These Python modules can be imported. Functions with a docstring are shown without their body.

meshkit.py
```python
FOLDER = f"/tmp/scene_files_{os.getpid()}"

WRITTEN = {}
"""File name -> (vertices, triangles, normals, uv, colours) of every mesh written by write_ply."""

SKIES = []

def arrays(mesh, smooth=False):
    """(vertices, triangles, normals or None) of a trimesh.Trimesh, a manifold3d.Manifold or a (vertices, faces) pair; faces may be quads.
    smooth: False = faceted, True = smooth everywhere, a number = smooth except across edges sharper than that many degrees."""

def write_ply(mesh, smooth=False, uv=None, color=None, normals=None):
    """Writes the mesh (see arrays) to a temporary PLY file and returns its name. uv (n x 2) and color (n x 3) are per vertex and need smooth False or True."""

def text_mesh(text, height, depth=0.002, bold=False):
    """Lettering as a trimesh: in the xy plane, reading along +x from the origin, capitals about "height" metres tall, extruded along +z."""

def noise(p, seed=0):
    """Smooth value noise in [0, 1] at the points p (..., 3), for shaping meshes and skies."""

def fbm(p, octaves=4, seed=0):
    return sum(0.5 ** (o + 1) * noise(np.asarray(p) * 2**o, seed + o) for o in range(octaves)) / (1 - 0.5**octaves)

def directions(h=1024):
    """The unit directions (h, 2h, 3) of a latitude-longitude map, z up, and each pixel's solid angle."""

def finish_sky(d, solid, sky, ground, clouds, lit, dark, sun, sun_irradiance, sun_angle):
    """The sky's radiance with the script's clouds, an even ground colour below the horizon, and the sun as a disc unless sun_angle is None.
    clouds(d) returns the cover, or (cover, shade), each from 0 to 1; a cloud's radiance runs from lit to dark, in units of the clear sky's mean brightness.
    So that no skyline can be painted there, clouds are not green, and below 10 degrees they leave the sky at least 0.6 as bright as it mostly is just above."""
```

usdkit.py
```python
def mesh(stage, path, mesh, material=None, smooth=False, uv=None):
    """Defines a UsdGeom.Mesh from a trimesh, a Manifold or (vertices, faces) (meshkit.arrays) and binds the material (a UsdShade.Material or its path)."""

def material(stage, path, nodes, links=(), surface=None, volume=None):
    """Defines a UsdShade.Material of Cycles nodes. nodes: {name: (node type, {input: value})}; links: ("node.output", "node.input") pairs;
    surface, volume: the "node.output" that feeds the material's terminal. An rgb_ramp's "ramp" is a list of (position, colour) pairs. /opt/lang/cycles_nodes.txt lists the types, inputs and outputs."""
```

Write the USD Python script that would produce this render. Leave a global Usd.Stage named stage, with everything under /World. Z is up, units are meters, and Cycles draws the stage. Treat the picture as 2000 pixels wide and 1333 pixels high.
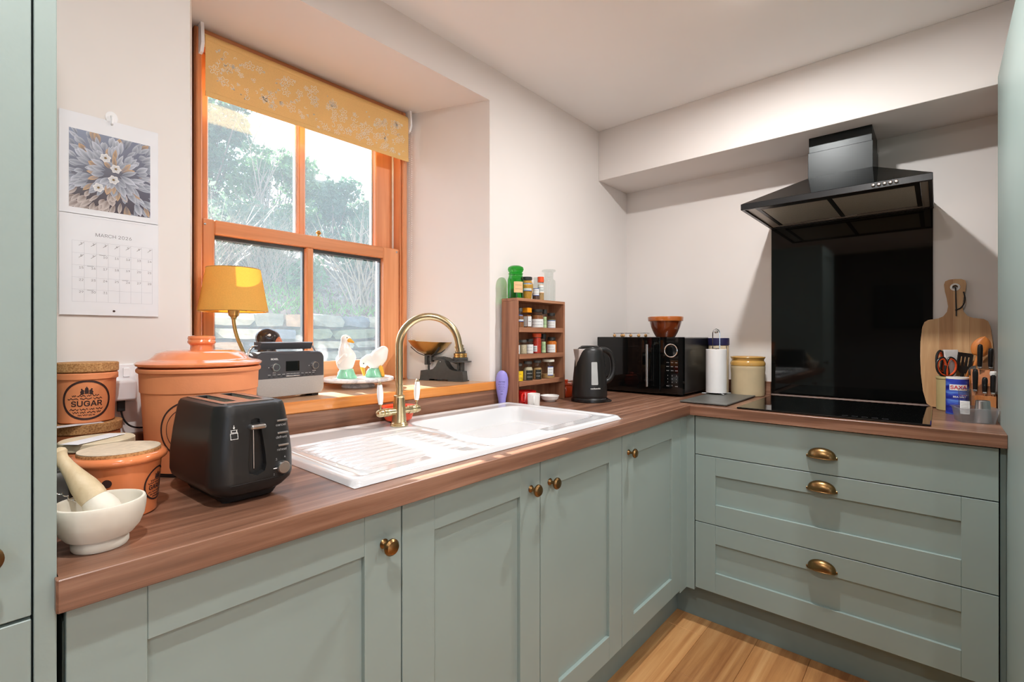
import math, random
import numpy as np, trimesh, usdkit, meshkit, manifold3d as m3
from shapely.geometry import Polygon, Point, box as sbox
from shapely.ops import unary_union
from pxr import Usd, UsdGeom, UsdLux, UsdShade, Gf, Sdf, Vt

rng = np.random.default_rng(7)
random.seed(7)
stage = Usd.Stage.CreateInMemory()
UsdGeom.SetStageUpAxis(stage, 'Z'); UsdGeom.SetStageMetersPerUnit(stage, 1.0)
UsdGeom.Xform.Define(stage, '/World')

# ------------------------------------------------------------------ camera, sky, sun, exposure
YAW = 41.317
cam = UsdGeom.Camera.Define(stage, '/World/camera')
cam.CreateHorizontalApertureAttr(36.0); cam.CreateFocalLengthAttr(946.97 / 2000 * 36)
cam.CreateVerticalApertureOffsetAttr(-9.1 / 2000 * 36); cam.CreateClippingRangeAttr(Gf.Vec2f(0.02, 500))
cam.AddTranslateOp().Set(Gf.Vec3d(0, 0, 1.193)); cam.AddRotateXYZOp().Set(Gf.Vec3f(90, 0, YAW))
cam.CreateExposureAttr(0.42)
usdkit.material(stage, '/World/Looks/sky', {'s': ('sky_texture', {'sky_type': 'hosek_wilkie', 'sun_direction': (-0.92, 0.05, 0.37), 'turbidity': 3.0, 'ground_albedo': 0.3}),
    'n': ('noise_texture', {'scale': 2.2, 'detail': 4.0}), 'r': ('rgb_ramp', {'ramp': [(0.28, (0, 0, 0)), (0.5, (1, 1, 1))]}),
    'tc': ('texture_coordinate', {}), 'm': ('mix_color', {'b': (0.78, 0.92, 1.12)}), 'b': ('background_shader', {'strength': 2.2})},
    [('tc.generated', 'n.vector'), ('n.fac', 'r.fac'), ('r.color', 'm.fac'), ('s.color', 'm.a'), ('m.result', 'b.color')], surface='b.background')
sky = UsdLux.DomeLight.Define(stage, '/World/sky'); sky.CreateIntensityAttr(1.0)
UsdShade.MaterialBindingAPI.Apply(sky.GetPrim()).Bind(UsdShade.Material.Get(stage, '/World/Looks/sky'))
SUN = np.array([1.0, -0.05, -0.40])            # the way the sunlight travels
sun = UsdLux.DistantLight.Define(stage, '/World/sun'); sun.CreateAngleAttr(0.53)
sun.CreateNormalizeAttr(True); sun.CreateIntensityAttr(6.5); sun.CreateColorAttr(Gf.Vec3f(1.0, 0.95, 0.88))
_z = -SUN / np.linalg.norm(SUN); _x = np.cross([0, 0, 1], _z); _x /= np.linalg.norm(_x); _y = np.cross(_z, _x)
sun.AddTransformOp().Set(Gf.Matrix4d(*_x, 0, *_y, 0, *_z, 0, 0, 0, 0, 1))
LAMP = 4.3                                     # one ceiling downlight
DOWNLIGHTS = [(-0.44, 1.64), (-0.25, 0.03), (0.95, 0.75), (0.95, -1.0), (1.75, 0.0)]  # first two placed from cast shadows, the others added to raise the fill

# ------------------------------------------------------------------ helpers
def C(r, g, b):
    f = lambda c: c / 12.92 if c <= 0.04045 else ((c + 0.055) / 1.055) ** 2.4
    return tuple(f(v / 255.0) for v in (r, g, b))
MATS = {}
def mat(name, nodes, links, surface):
    MATS[name] = usdkit.material(stage, '/World/Looks/' + name, nodes, links, surface=surface); return MATS[name]
def pm(name, col, rough=0.5, metal=0.0, var=0.06, vs=25.0, bump=0.0, bs=150.0, **kw):
    """principled material whose colour wanders a little with a noise, and an optional fine relief"""
    nodes = {'tc': ('texture_coordinate', {}), 'n': ('noise_texture', {'scale': vs, 'detail': 3.0}),
             'r': ('rgb_ramp', {'ramp': [(0.3, tuple(c * (1 - var) for c in col)), (0.7, tuple(min(1, c * (1 + var)) for c in col))]}),
             'p': ('principled_bsdf', dict(roughness=rough, metallic=metal, **kw))}
    links = [('tc.object', 'n.vector'), ('n.fac', 'r.fac'), ('r.color', 'p.base_color')]
    if bump:
        nodes['n2'] = ('noise_texture', {'scale': bs, 'detail': 2.0}); nodes['b'] = ('bump', {'strength': bump, 'distance': 0.002})
        links += [('tc.object', 'n2.vector'), ('n2.fac', 'b.height'), ('b.normal', 'p.normal')]
    return mat(name, nodes, links, 'p.BSDF')
def wood(name, c1, c2, c3, axis=0, rough=0.45, across=38.0, along=1.6, bump=0.15, **kw):
    sc = [across] * 3; sc[axis] = along
    nodes = {'tc': ('texture_coordinate', {}), 'm': ('mapping', {'scale': tuple(sc)}), 'n': ('noise_texture', {'scale': 1.0, 'detail': 6.0, 'roughness': 0.62, 'distortion': 0.5}),
             'm2': ('mapping', {'scale': tuple(v * 0.16 if i != axis else v * 0.6 for i, v in enumerate(sc))}), 'n2': ('noise_texture', {'scale': 1.0, 'detail': 2.0}),
             'a': ('mix_float', {'fac': 0.38}), 'r': ('rgb_ramp', {'ramp': [(0.36, c1), (0.5, c2), (0.63, c3)]}),
             'b': ('bump', {'strength': bump, 'distance': 0.001}), 'p': ('principled_bsdf', dict(roughness=rough, **kw))}
    return mat(name, nodes, [('tc.object', 'm.vector'), ('m.vector', 'n.vector'), ('tc.object', 'm2.vector'), ('m2.vector', 'n2.vector'), ('n.fac', 'a.a'), ('n2.fac', 'a.b'),
                             ('a.result', 'r.fac'), ('r.color', 'p.base_color'), ('n.fac', 'b.height'), ('b.normal', 'p.normal')], 'p.BSDF')
def pane(name, tint, ior=1.45, haze=0.0, hazecol=(0.9, 0.95, 1.0), gloss=0.02):
    nodes = {'t': ('transparent_bsdf', {'color': tint}), 'g': ('glossy_bsdf', {'color': (1, 1, 1), 'roughness': gloss}), 'w': ('layer_weight', {'blend': 0.5}), 'f': ('rgb_ramp', {'ramp': [(0.0, (.035,) * 3), (0.5, (.07,) * 3), (0.8, (.24,) * 3), (1.0, (.75,) * 3)]}), 'x': ('mix_closure', {})}
    links = [('w.facing', 'f.fac'), ('f.color', 'x.fac'), ('t.BSDF', 'x.closure1'), ('g.BSDF', 'x.closure2')]
    out = 'x.closure'
    if haze:
        nodes['h'] = ('translucent_bsdf', {'color': hazecol}); nodes['y'] = ('mix_closure', {'fac': haze})
        links += [('x.closure', 'y.closure1'), ('h.BSDF', 'y.closure2')]; out = 'y.closure'
    return mat(name, nodes, links, out)

_names = {}
def uname(parent, name):
    k = _names.setdefault((parent, name), [-1]); k[0] += 1
    return f'{parent}/{name}' if k[0] == 0 else f'{parent}/{name}_{k[0]:03d}'
def _tag(p, label=None, cat=None, group=None, kind=None):
    for k, v in (('label', label), ('category', cat), ('group', group), ('kind', kind)):
        if v: p.SetCustomDataByKey(k, v)
def thing(name, label, cat, loc=(0, 0, 0), rz=0.0, group=None, kind=None, rx=0.0, ry=0.0):
    x = UsdGeom.Xform.Define(stage, uname('/World', name)); x.AddTranslateOp().Set(Gf.Vec3d(*map(float, loc)))
    if rz or rx or ry: x.AddRotateXYZOp().Set(Gf.Vec3f(rx, ry, rz))
    _tag(x.GetPrim(), label, cat, group, kind)
    return str(x.GetPath())
def part(parent, name, mesh, material, smooth=32, label=None, kind=None):
    m = usdkit.mesh(stage, uname(parent, name), mesh, MATS[material] if isinstance(material, str) else material, smooth=smooth)
    _tag(m.GetPrim(), label, None, None, kind); return str(m.GetPath())
def solo(name, mesh, material, label, cat, loc=(0, 0, 0), rz=0.0, smooth=32, group=None, kind=None):
    p = uname('/World', name)
    m = usdkit.mesh(stage, p, mesh, MATS[material], smooth=smooth); m.AddTranslateOp().Set(Gf.Vec3d(*map(float, loc)))
    if rz: m.AddRotateXYZOp().Set(Gf.Vec3f(0, 0, rz))
    _tag(m.GetPrim(), label, cat, group, kind); return p

def T(m, loc=(0, 0, 0), rz=0, ry=0, rx=0):
    m = m.copy(); R = trimesh.transformations.euler_matrix(math.radians(rx), math.radians(ry), math.radians(rz)); R[:3, 3] = loc
    m.apply_transform(R); return m
def cat_(*ms): return trimesh.util.concatenate([m for m in ms])
def hull(p): return trimesh.Trimesh(*(lambda h: (h.vertices, h.faces))(trimesh.convex.convex_hull(np.asarray(p, float))), process=False)
def cbox(x0, x1, y0, y1, z0, z1, c=0.0008):
    """box with chamfered edges"""
    c = min(c, 0.45 * min(x1 - x0, y1 - y0, z1 - z0)); p = []
    for sx, X, dx in ((0, x0, c), (1, x1, -c)):
        for Y, dy in ((y0, c), (y1, -c)):
            for Z, dz in ((z0, c), (z1, -c)):
                p += [(X, Y + dy, Z + dz), (X + dx, Y, Z + dz), (X + dx, Y + dy, Z)]
    return hull(p)
_sph = trimesh.creation.icosphere(1).vertices
def rbox(x0, x1, y0, y1, z0, z1, r):
    r = min(r, 0.499 * min(x1 - x0, y1 - y0, z1 - z0))
    return hull(np.vstack([_sph2 * r + np.array([X, Y, Z]) for X in (x0 + r, x1 - r) for Y in (y0 + r, y1 - r) for Z in (z0 + r, z1 - r)]))
_sph2 = trimesh.creation.icosphere(2).vertices
def fixo(v, f):
    m = trimesh.Trimesh(v, f, process=False)
    if m.volume < 0: m = trimesh.Trimesh(v, np.asarray(f)[:, ::-1], process=False)
    return m
def lathe(prof, n=40):
    """(r, z) profile turned about z"""
    v, idx = [], []
    a = np.arange(n) * 2 * np.pi / n
    for r, z in prof:
        if r < 1e-6: idx.append([len(v)]); v.append((0, 0, z))
        else: idx.append(list(range(len(v), len(v) + n))); v += [(r * math.cos(t), r * math.sin(t), z) for t in a]
    f = []
    for A, B in zip(idx[:-1], idx[1:]):
        for k in range(n):
            k2 = (k + 1) % n
            if len(A) == 1 and len(B) == 1: continue
            if len(A) == 1: f.append((A[0], B[k2], B[k]))
            elif len(B) == 1: f.append((A[k], A[k2], B[0]))
            else: f += [(A[k], A[k2], B[k2]), (A[k], B[k2], B[k])]
    return fixo(v, f)
def arcp(cx, cz, r, a0, a1, n=6):
    return [(cx + r * math.cos(math.radians(t)), cz + r * math.sin(math.radians(t))) for t in np.linspace(a0, a1, n)]
def loft(rings, cap=True, closed=False):
    n = len(rings[0]); v = np.vstack(rings); f = []
    m = len(rings)
    for i in range(m if closed else m - 1):
        for k in range(n):
            a, b = i * n + k, i * n + (k + 1) % n; j = (i + 1) % m; c, d = j * n + (k + 1) % n, j * n + k
            f += [(a, b, c), (a, c, d)]
    if cap and not closed:
        for base, flip in ((0, 1), ((m - 1) * n, 0)):
            ctr = len(v); v = np.vstack([v, v[base:base + n].mean(0)])
            for k in range(n):
                t = (ctr, base + k, base + (k + 1) % n); f.append(t[::-1] if flip else t)
    return fixo(v, f)
def tube(path, r, n=8, closed=False):
    p = np.asarray(path, float); r = np.broadcast_to(r, len(p))
    t = np.gradient(p, axis=0) if not closed else np.roll(p, -1, 0) - np.roll(p, 1, 0)
    t /= np.linalg.norm(t, axis=1, keepdims=True) + 1e-12
    a = np.cross(t[0], [0, 0, 1.0]) if abs(t[0][2]) < 0.9 else np.cross(t[0], [1.0, 0, 0])
    rings = []; ang = np.arange(n) * 2 * np.pi / n
    for i in range(len(p)):
        a = a - t[i] * (a @ t[i]); a /= np.linalg.norm(a); b = np.cross(t[i], a)
        rings.append(p[i] + r[i] * (np.cos(ang)[:, None] * a + np.sin(ang)[:, None] * b))
    return loft(rings, closed=closed)
def smooth_path(pts, n=40, closed=False):
    from scipy.interpolate import CubicSpline
    p = np.asarray(pts, float)
    if closed: p = np.vstack([p, p[:1]])
    s = np.concatenate([[0], np.cumsum(np.linalg.norm(np.diff(p, axis=0), axis=1))])
    cs = CubicSpline(s, p, bc_type='periodic' if closed else 'not-a-knot')
    return cs(np.linspace(0, s[-1], n, endpoint=not closed))
def extr(poly, h, z0=0.0):
    gs = getattr(poly, 'geoms', [poly])
    m = cat_(*[trimesh.creation.extrude_polygon(g, h, engine='earcut') for g in gs]); m.apply_translation([0, 0, z0]); return m
def rrect(w, d, r, n=5):
    p = []
    for cx, cy, a in ((w / 2 - r, d / 2 - r, 0), (-w / 2 + r, d / 2 - r, 90), (-w / 2 + r, -d / 2 + r, 180), (w / 2 - r, -d / 2 + r, 270)):
        p += [(cx + r * math.cos(math.radians(a + t)), cy + r * math.sin(math.radians(a + t))) for t in np.linspace(0, 90, n)]
    return np.array(p)
def ring(p2, z, off=(0, 0)): return np.column_stack([p2[:, 0] + off[0], p2[:, 1] + off[1], np.full(len(p2), z)])
def man(m): return m3.Manifold(m3.Mesh(vert_properties=np.asarray(m.vertices, np.float32), tri_verts=np.asarray(m.faces, np.uint32)))
def unman(M):
    q = M.to_mesh(); return trimesh.Trimesh(np.array(q.vert_properties[:, :3]), np.array(q.tri_verts), process=False)
def weld(m): m = trimesh.Trimesh(m.vertices, m.faces, process=True); return m
def cut(a, *bs):
    A = man(weld(a))
    for b in bs: A = A - man(weld(b))
    return unman(A)
def frame(m, o, right, up):
    """flat (u, v, w) mesh put on a plane: u along right, v along up, w along right x up"""
    R = np.eye(4); right = np.array(right, float); up = np.array(up, float); right /= np.linalg.norm(right); up /= np.linalg.norm(up)
    R[:3, 0], R[:3, 1], R[:3, 2], R[:3, 3] = right, up, np.cross(right, up), o
    m = m.copy(); m.apply_transform(R); return m
def wrap(m, R, a0, z0, off=0.0004):
    """flat (u, v, w) mesh bent round the z axis; R a radius or a function of z"""
    v = np.array(m.vertices); z = z0 + v[:, 1]; r = R(z) if callable(R) else np.full(len(z), float(R))
    a = a0 + v[:, 0] / r; rr = r + off + v[:, 2]
    return trimesh.Trimesh(np.column_stack([rr * np.cos(a), rr * np.sin(a), z]), m.faces, process=False)
def flat(w, h, d=0.0004, n=1, x0=None, y0=None):
    """thin slab in the uv plane cut into n strips, centred unless x0, y0 are given"""
    x0 = -w / 2 if x0 is None else x0; y0 = -h / 2 if y0 is None else y0
    rings = [np.array([(x0 + w * i / n, y0, 0), (x0 + w * i / n, y0 + h, 0), (x0 + w * i / n, y0 + h, d), (x0 + w * i / n, y0, d)]) for i in range(n + 1)]
    return loft(rings)
def ringflat(r0, r1, d=0.0004, n=48, sx=1.0):
    a = np.arange(n) * 2 * np.pi / n
    prof = [(r0, 0), (r1, 0), (r1, d), (r0, d)]
    rings = [np.array([(r * math.cos(t) * sx, r * math.sin(t), z) for r, z in prof]) for t in a]
    return loft(rings, closed=True)
def text(s, h, d=0.0003, bold=False, centre=True):
    m = meshkit.text_mesh(s, h, d, bold)
    if centre: m.apply_translation([-m.bounds[:, 0].mean(), 0, 0])
    return m
def scribble(w, h, seed, d=0.0003, n=None):
    """a line of small handwriting too fine to read: word-long wavy strokes"""
    r = np.random.default_rng(seed); x = -w / 2; out = []
    while x < w / 2 - 0.15 * w:
        l = min(w * r.uniform(0.14, 0.3), w / 2 - x); k = 7
        xs = np.linspace(x, x + l, k); ys = h * 0.5 * np.sin(np.arange(k) * 2.4 + r.uniform(0, 6)); t = h * 0.22
        for i in range(k - 1):
            q = np.array([(xs[i], ys[i] - t, 0), (xs[i], ys[i] + t, 0), (xs[i], ys[i] + t, d), (xs[i], ys[i] - t, d)])
            q2 = np.array([(xs[i + 1], ys[i + 1] - t, 0), (xs[i + 1], ys[i + 1] + t, 0), (xs[i + 1], ys[i + 1] + t, d), (xs[i + 1], ys[i + 1] - t, d)])
            out.append(loft([q, q2]))
        x += l + w * 0.04
    return cat_(*out)
def blob(joints, bones, edge=0.004, smooth=8):
    """limbs from spheres: each bone the hull of its two end spheres, joined and smoothed"""
    M = None
    for a, b in bones:
        pa, ra = joints[a]; pb, rb = joints[b]
        h = m3.Manifold.hull_points(np.vstack([_sph2 * ra + np.array(pa), _sph2 * rb + np.array(pb)]).astype(np.float64).tolist()) if False else man(hull(np.vstack([_sph2 * ra + np.array(pa), _sph2 * rb + np.array(pb)])))
        M = h if M is None else M + h
    m = weld(unman(M.refine_to_length(edge)))
    trimesh.smoothing.filter_taubin(m, iterations=smooth); return m

# ------------------------------------------------------------------ materials
pm('wall_paint', C(230, 224, 220), 0.75, var=0.012, vs=3, bump=0.05, bs=90)
pm('ceiling_paint', C(246, 244, 243), 0.8, var=0.01, vs=3)
pm('dimmed_taupe', C(104, 98, 94), 0.75, var=0.012, vs=3)  # far wall toned dark so the splashback mirrors a dim room
pm('white_paint', C(236, 236, 234), 0.45, var=0.015)
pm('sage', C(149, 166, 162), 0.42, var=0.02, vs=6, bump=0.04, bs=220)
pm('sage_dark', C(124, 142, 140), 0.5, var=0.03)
pm('carcass', C(120, 132, 126), 0.55, var=0.03)
W1, W2, W3 = C(92, 62, 48), C(130, 92, 72), C(166, 126, 104)
for _n, _ax in (('walnut_x', 0), ('walnut_y', 1), ('walnut_z', 2)): wood(_n, W1, W2, W3, _ax, 0.33, 42, 1.3, 0.12)
for _n, _k in (('oak_floor', 1.0), ('oak_floor_pale', 1.12), ('oak_floor_deep', 0.88)):
    wood(_n, tuple(_k * c for c in C(150, 96, 54)), tuple(_k * c for c in C(190, 136, 84)), tuple(_k * c for c in C(214, 166, 112)), 1, 0.42, 26, 1.1, 0.12)
O1, O2, O3 = C(192, 120, 74), C(212, 138, 90), C(226, 156, 108)
for _n, _ax in (('pine_y', 1), ('pine_z', 2)): wood(_n, O1, O2, O3, _ax, 0.36, 30, 1.2, 0.05, coat_weight=0.25)
wood('nosing_wood', C(196, 116, 50), C(218, 140, 68), C(230, 160, 94), 1, 0.34, 30, 1.3, 0.06, coat_weight=0.3)
wood('sill_wood', C(176, 132, 96), C(196, 154, 118), C(210, 172, 140), 1, 0.34, 30, 1.3, 0.06, coat_weight=0.3)
wood('rack_wood', C(122, 78, 54), C(154, 104, 76), C(176, 126, 94), 2, 0.5, 40, 2.0, 0.1)
wood('rack_wood_y', C(122, 78, 54), C(154, 104, 76), C(176, 126, 94), 1, 0.5, 40, 2.0, 0.1)
wood('board_wood', C(176, 130, 84), C(200, 158, 112), C(214, 178, 134), 2, 0.5, 24, 1.6, 0.08)
wood('board_wood_deep', C(160, 112, 70), C(186, 140, 94), C(200, 158, 112), 2, 0.5, 24, 1.6, 0.08)
wood('block_wood', C(150, 84, 40), C(184, 112, 60), C(206, 136, 82), 2, 0.45, 24, 1.8, 0.08)
wood('spoon_wood', C(190, 106, 42), C(216, 132, 60), C(228, 150, 78), 2, 0.45, 30, 2, 0.05)
wood('pestle_wood', C(186, 162, 124), C(208, 188, 152), C(222, 206, 176), 2, 0.6, 40, 5, 0.05)
pm('terracotta', C(236, 148, 98), 0.62, var=0.06, vs=14, bump=0.06, bs=260)
pm('terracotta_glazed', C(238, 140, 88), 0.16, var=0.05, vs=10, coat_weight=0.6)
pm('terracotta_inside', C(120, 54, 36), 0.4)
nodes = {'tc': ('texture_coordinate', {}), 'v': ('voronoi_texture', {'scale': 320.0}), 'n': ('noise_texture', {'scale': 60.0, 'detail': 4.0}), 'mx': ('mix_float', {'fac': 0.5}),
         'r': ('rgb_ramp', {'ramp': [(0.2, C(126, 80, 44)), (0.5, C(186, 136, 84)), (0.8, C(210, 166, 112))]}), 'b': ('bump', {'strength': 0.4, 'distance': 0.001}), 'p': ('principled_bsdf', {'roughness': 0.85})}
mat('cork', nodes, [('tc.object', 'v.vector'), ('tc.object', 'n.vector'), ('v.distance', 'mx.a'), ('n.fac', 'mx.b'), ('mx.result', 'r.fac'), ('r.color', 'p.base_color'), ('mx.result', 'b.height'), ('b.normal', 'p.normal')], 'p.BSDF')
pm('pale_cork', C(214, 196, 172), 0.8, var=0.08, vs=120, bump=0.1)
pm('pale_lid', C(222, 206, 176), 0.7, var=0.05, vs=60, bump=0.05)
pm('print_dark', C(62, 38, 34), 0.6, var=0.1)
pm('black_plastic', C(28, 28, 28), 0.38, var=0.05, bump=0.03, bs=500)
pm('black_gloss', C(8, 9, 9), 0.04, var=0.0, ior=1.5)
pm('black_satin', C(22, 22, 23), 0.28, var=0.05)
pm('black_steel', C(30, 33, 33), 0.34, 0.5, var=0.03)
pm('black_rubber', C(26, 25, 25), 0.6)
pm('charcoal', C(64, 64, 68), 0.4, var=0.04)
pm('radio_grey', C(168, 164, 160), 0.55, var=0.03, vs=200, bump=0.1, bs=900)
pm('chrome', C(226, 226, 226), 0.12, 1.0, var=0.0)
pm('steel', C(196, 196, 196), 0.26, 1.0, var=0.03)
pm('satin_steel', C(214, 212, 210), 0.42, 0.85, var=0.02)
pm('filter_mesh', C(186, 184, 172), 0.5, 0.7, var=0.12, vs=300, bump=0.6, bs=420)
pm('hood_under', C(176, 170, 160), 0.35, 0.5, var=0.03)
pm('brass', C(204, 168, 104), 0.24, 1.0, var=0.06, vs=18)
pm('brass_pale', C(208, 190, 150), 0.26, 1.0, var=0.05, vs=20)
pm('antique_brass', C(138, 108, 70), 0.3, 1.0, var=0.12, vs=30)
pm('cast_iron', C(74, 73, 70), 0.55, 0.35, var=0.1, vs=60, bump=0.15, bs=200)
pm('porcelain', C(242, 242, 242), 0.1, var=0.0, coat_weight=0.4)
pm('sink_ceramic', C(222, 223, 225), 0.1, var=0.006, vs=4, coat_weight=0.4)
pm('white_glaze', C(238, 236, 232), 0.18, var=0.01)
pm('stone_cream', C(226, 220, 206), 0.55, var=0.03, vs=40)
pm('white_matte', C(236, 235, 234), 0.8, var=0.01)
pm('paper', C(232, 233, 238), 0.85, var=0.01)
pm('paper_print', C(150, 148, 152), 0.8)
pm('grid_print', C(206, 208, 214), 0.8)
pm('pencil', C(120, 118, 120), 0.8)
pm('white_plastic', C(238, 238, 240), 0.3, var=0.0)
pm('white_print', C(235, 235, 232), 0.6, var=0.0)
pm('grey_print', C(165, 165, 165), 0.6, var=0.0)
pm('green_glaze', C(142, 206, 172), 0.2, var=0.18, vs=45)
pm('yellow_glaze', C(236, 172, 62), 0.2, var=0.08)
pm('puffin_black', C(52, 44, 42), 0.12, var=0.1)
pm('beak_orange', C(190, 104, 66), 0.3)
pm('lampshade_in', C(250, 226, 150), 0.8)
pm('orange_plastic', C(236, 84, 44), 0.35)
pm('red_enamel', C(206, 34, 30), 0.12, coat_weight=0.5)
pm('orange_enamel', C(204, 70, 30), 0.15, coat_weight=0.5)
pm('lilac', C(150, 142, 214), 0.3, var=0.02)
pm('lilac_print', C(64, 56, 120), 0.5)
pm('slate', C(92, 92, 88), 0.42, var=0.12, vs=30, bump=0.2, bs=60)
pm('stoneware', C(206, 186, 150), 0.4, var=0.04, vs=20)
pm('stoneware_olive', C(186, 168, 118), 0.4, var=0.04, vs=20)
pm('honey_glaze', C(204, 158, 84), 0.14, var=0.06, vs=12, coat_weight=0.5)
pm('brown_glaze', C(108, 46, 18), 0.1, var=0.12, vs=14, coat_weight=0.6)
pm('tan_glaze', C(178, 98, 42), 0.14, var=0.06, vs=14, coat_weight=0.5)
pm('navy', C(40, 38, 78), 0.4)
pm('wood_bead', C(196, 150, 96), 0.5)
pm('salt_red', C(206, 32, 48), 0.5)
nodes = {'tc': ('texture_coordinate', {}), 'm': ('mapping', {'scale': (1, 1, 1)}), 'w': ('noise_texture', {'scale': 26.0, 'detail': 1.0, 'distortion': 1.2}), 'mm': ('mapping', {'scale': (0.35, 0.35, 1.6)}),
         'r': ('rgb_ramp', {'ramp': [(0.3, C(30, 30, 120)), (0.5, C(48, 70, 186)), (0.68, C(110, 160, 232))]}), 'p': ('principled_bsdf', {'roughness': 0.35})}
mat('salt_blue', nodes, [('tc.object', 'mm.vector'), ('mm.vector', 'w.vector'), ('w.fac', 'r.fac'), ('r.color', 'p.base_color')], 'p.BSDF')
nodes = {'tc': ('texture_coordinate', {}), 'n': ('noise_texture', {'scale': 9.0, 'detail': 5.0, 'distortion': 1.6}), 'r': ('rgb_ramp', {'ramp': [(0.44, C(240, 240, 242)), (0.5, C(200, 202, 208)), (0.56, C(240, 240, 242))]}), 'p': ('principled_bsdf', {'roughness': 0.14})}
mat('marble', nodes, [('tc.object', 'n.vector'), ('n.fac', 'r.fac'), ('r.color', 'p.base_color')], 'p.BSDF')
def cloth(name, col, trans, bumpscale):
    nodes = {'tc': ('texture_coordinate', {}), 'n': ('noise_texture', {'scale': bumpscale, 'detail': 2.0}), 'r': ('rgb_ramp', {'ramp': [(0.3, tuple(0.93 * c for c in col)), (0.7, col)]}),
             'd': ('diffuse_bsdf', {}), 't': ('translucent_bsdf', {}), 'x': ('mix_closure', {'fac': trans})}
    return mat(name, nodes, [('tc.object', 'n.vector'), ('n.fac', 'r.fac'), ('r.color', 'd.color'), ('r.color', 't.color'), ('d.BSDF', 'x.closure1'), ('t.BSDF', 'x.closure2')], 'x.closure')
cloth('lampshade', C(244, 200, 110), 0.38, 300)
cloth('blind_cloth', C(240, 196, 130), 0.06, 300)
cloth('blind_print', C(250, 240, 222), 0.06, 300)
cloth('tissue', C(240, 236, 234), 0.2, 120)
pane('window_glass', (0.97, 0.99, 1.0), 1.4, 0.022, (0.75, 0.9, 1.0))
pane('jar_glass', (0.90, 0.93, 0.92), 1.45)
pane('clear_glass', (0.88, 0.91, 0.90), 1.5)
pane('green_glass', C(110, 205, 120), 1.5)
pane('frosted_plastic', (0.92, 0.93, 0.94), 1.35, 0.22, (0.85, 0.86, 0.88), 0.15)
pm('kettle_window', C(176, 180, 180), 0.2)
mat('lamp_glow', {'e': ('emission', {'color': (1.0, 0.93, 0.84), 'strength': 30.0})}, [], 'e.emission')
for _n, _c in (('spice_mustard', C(206, 150, 50)), ('spice_brown', C(150, 92, 48)), ('spice_tan', C(190, 150, 96)), ('spice_red', C(196, 52, 26)), ('spice_orange', C(222, 120, 30)),
               ('spice_dark', C(96, 66, 52)), ('spice_leaf', C(150, 140, 96)), ('spice_pale', C(206, 190, 160))): pm(_n, _c, 0.85, var=0.25, vs=400, bump=0.4, bs=500)
for _n, _c in (('label_white', C(226, 228, 226)), ('label_blue', C(60, 92, 170)), ('label_yellow', C(240, 200, 30)), ('label_black', C(36, 38, 32)), ('label_green', C(186, 212, 160)), ('label_peach', C(236, 190, 140)),
               ('lid_orange', C(236, 150, 20)), ('lid_coral', C(228, 84, 36)), ('lid_black', C(40, 40, 38)), ('lid_white', C(232, 230, 214)), ('lid_grey', C(84, 84, 80)), ('ink', C(70, 66, 84))): pm(_n, _c, 0.45, var=0.02)
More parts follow.
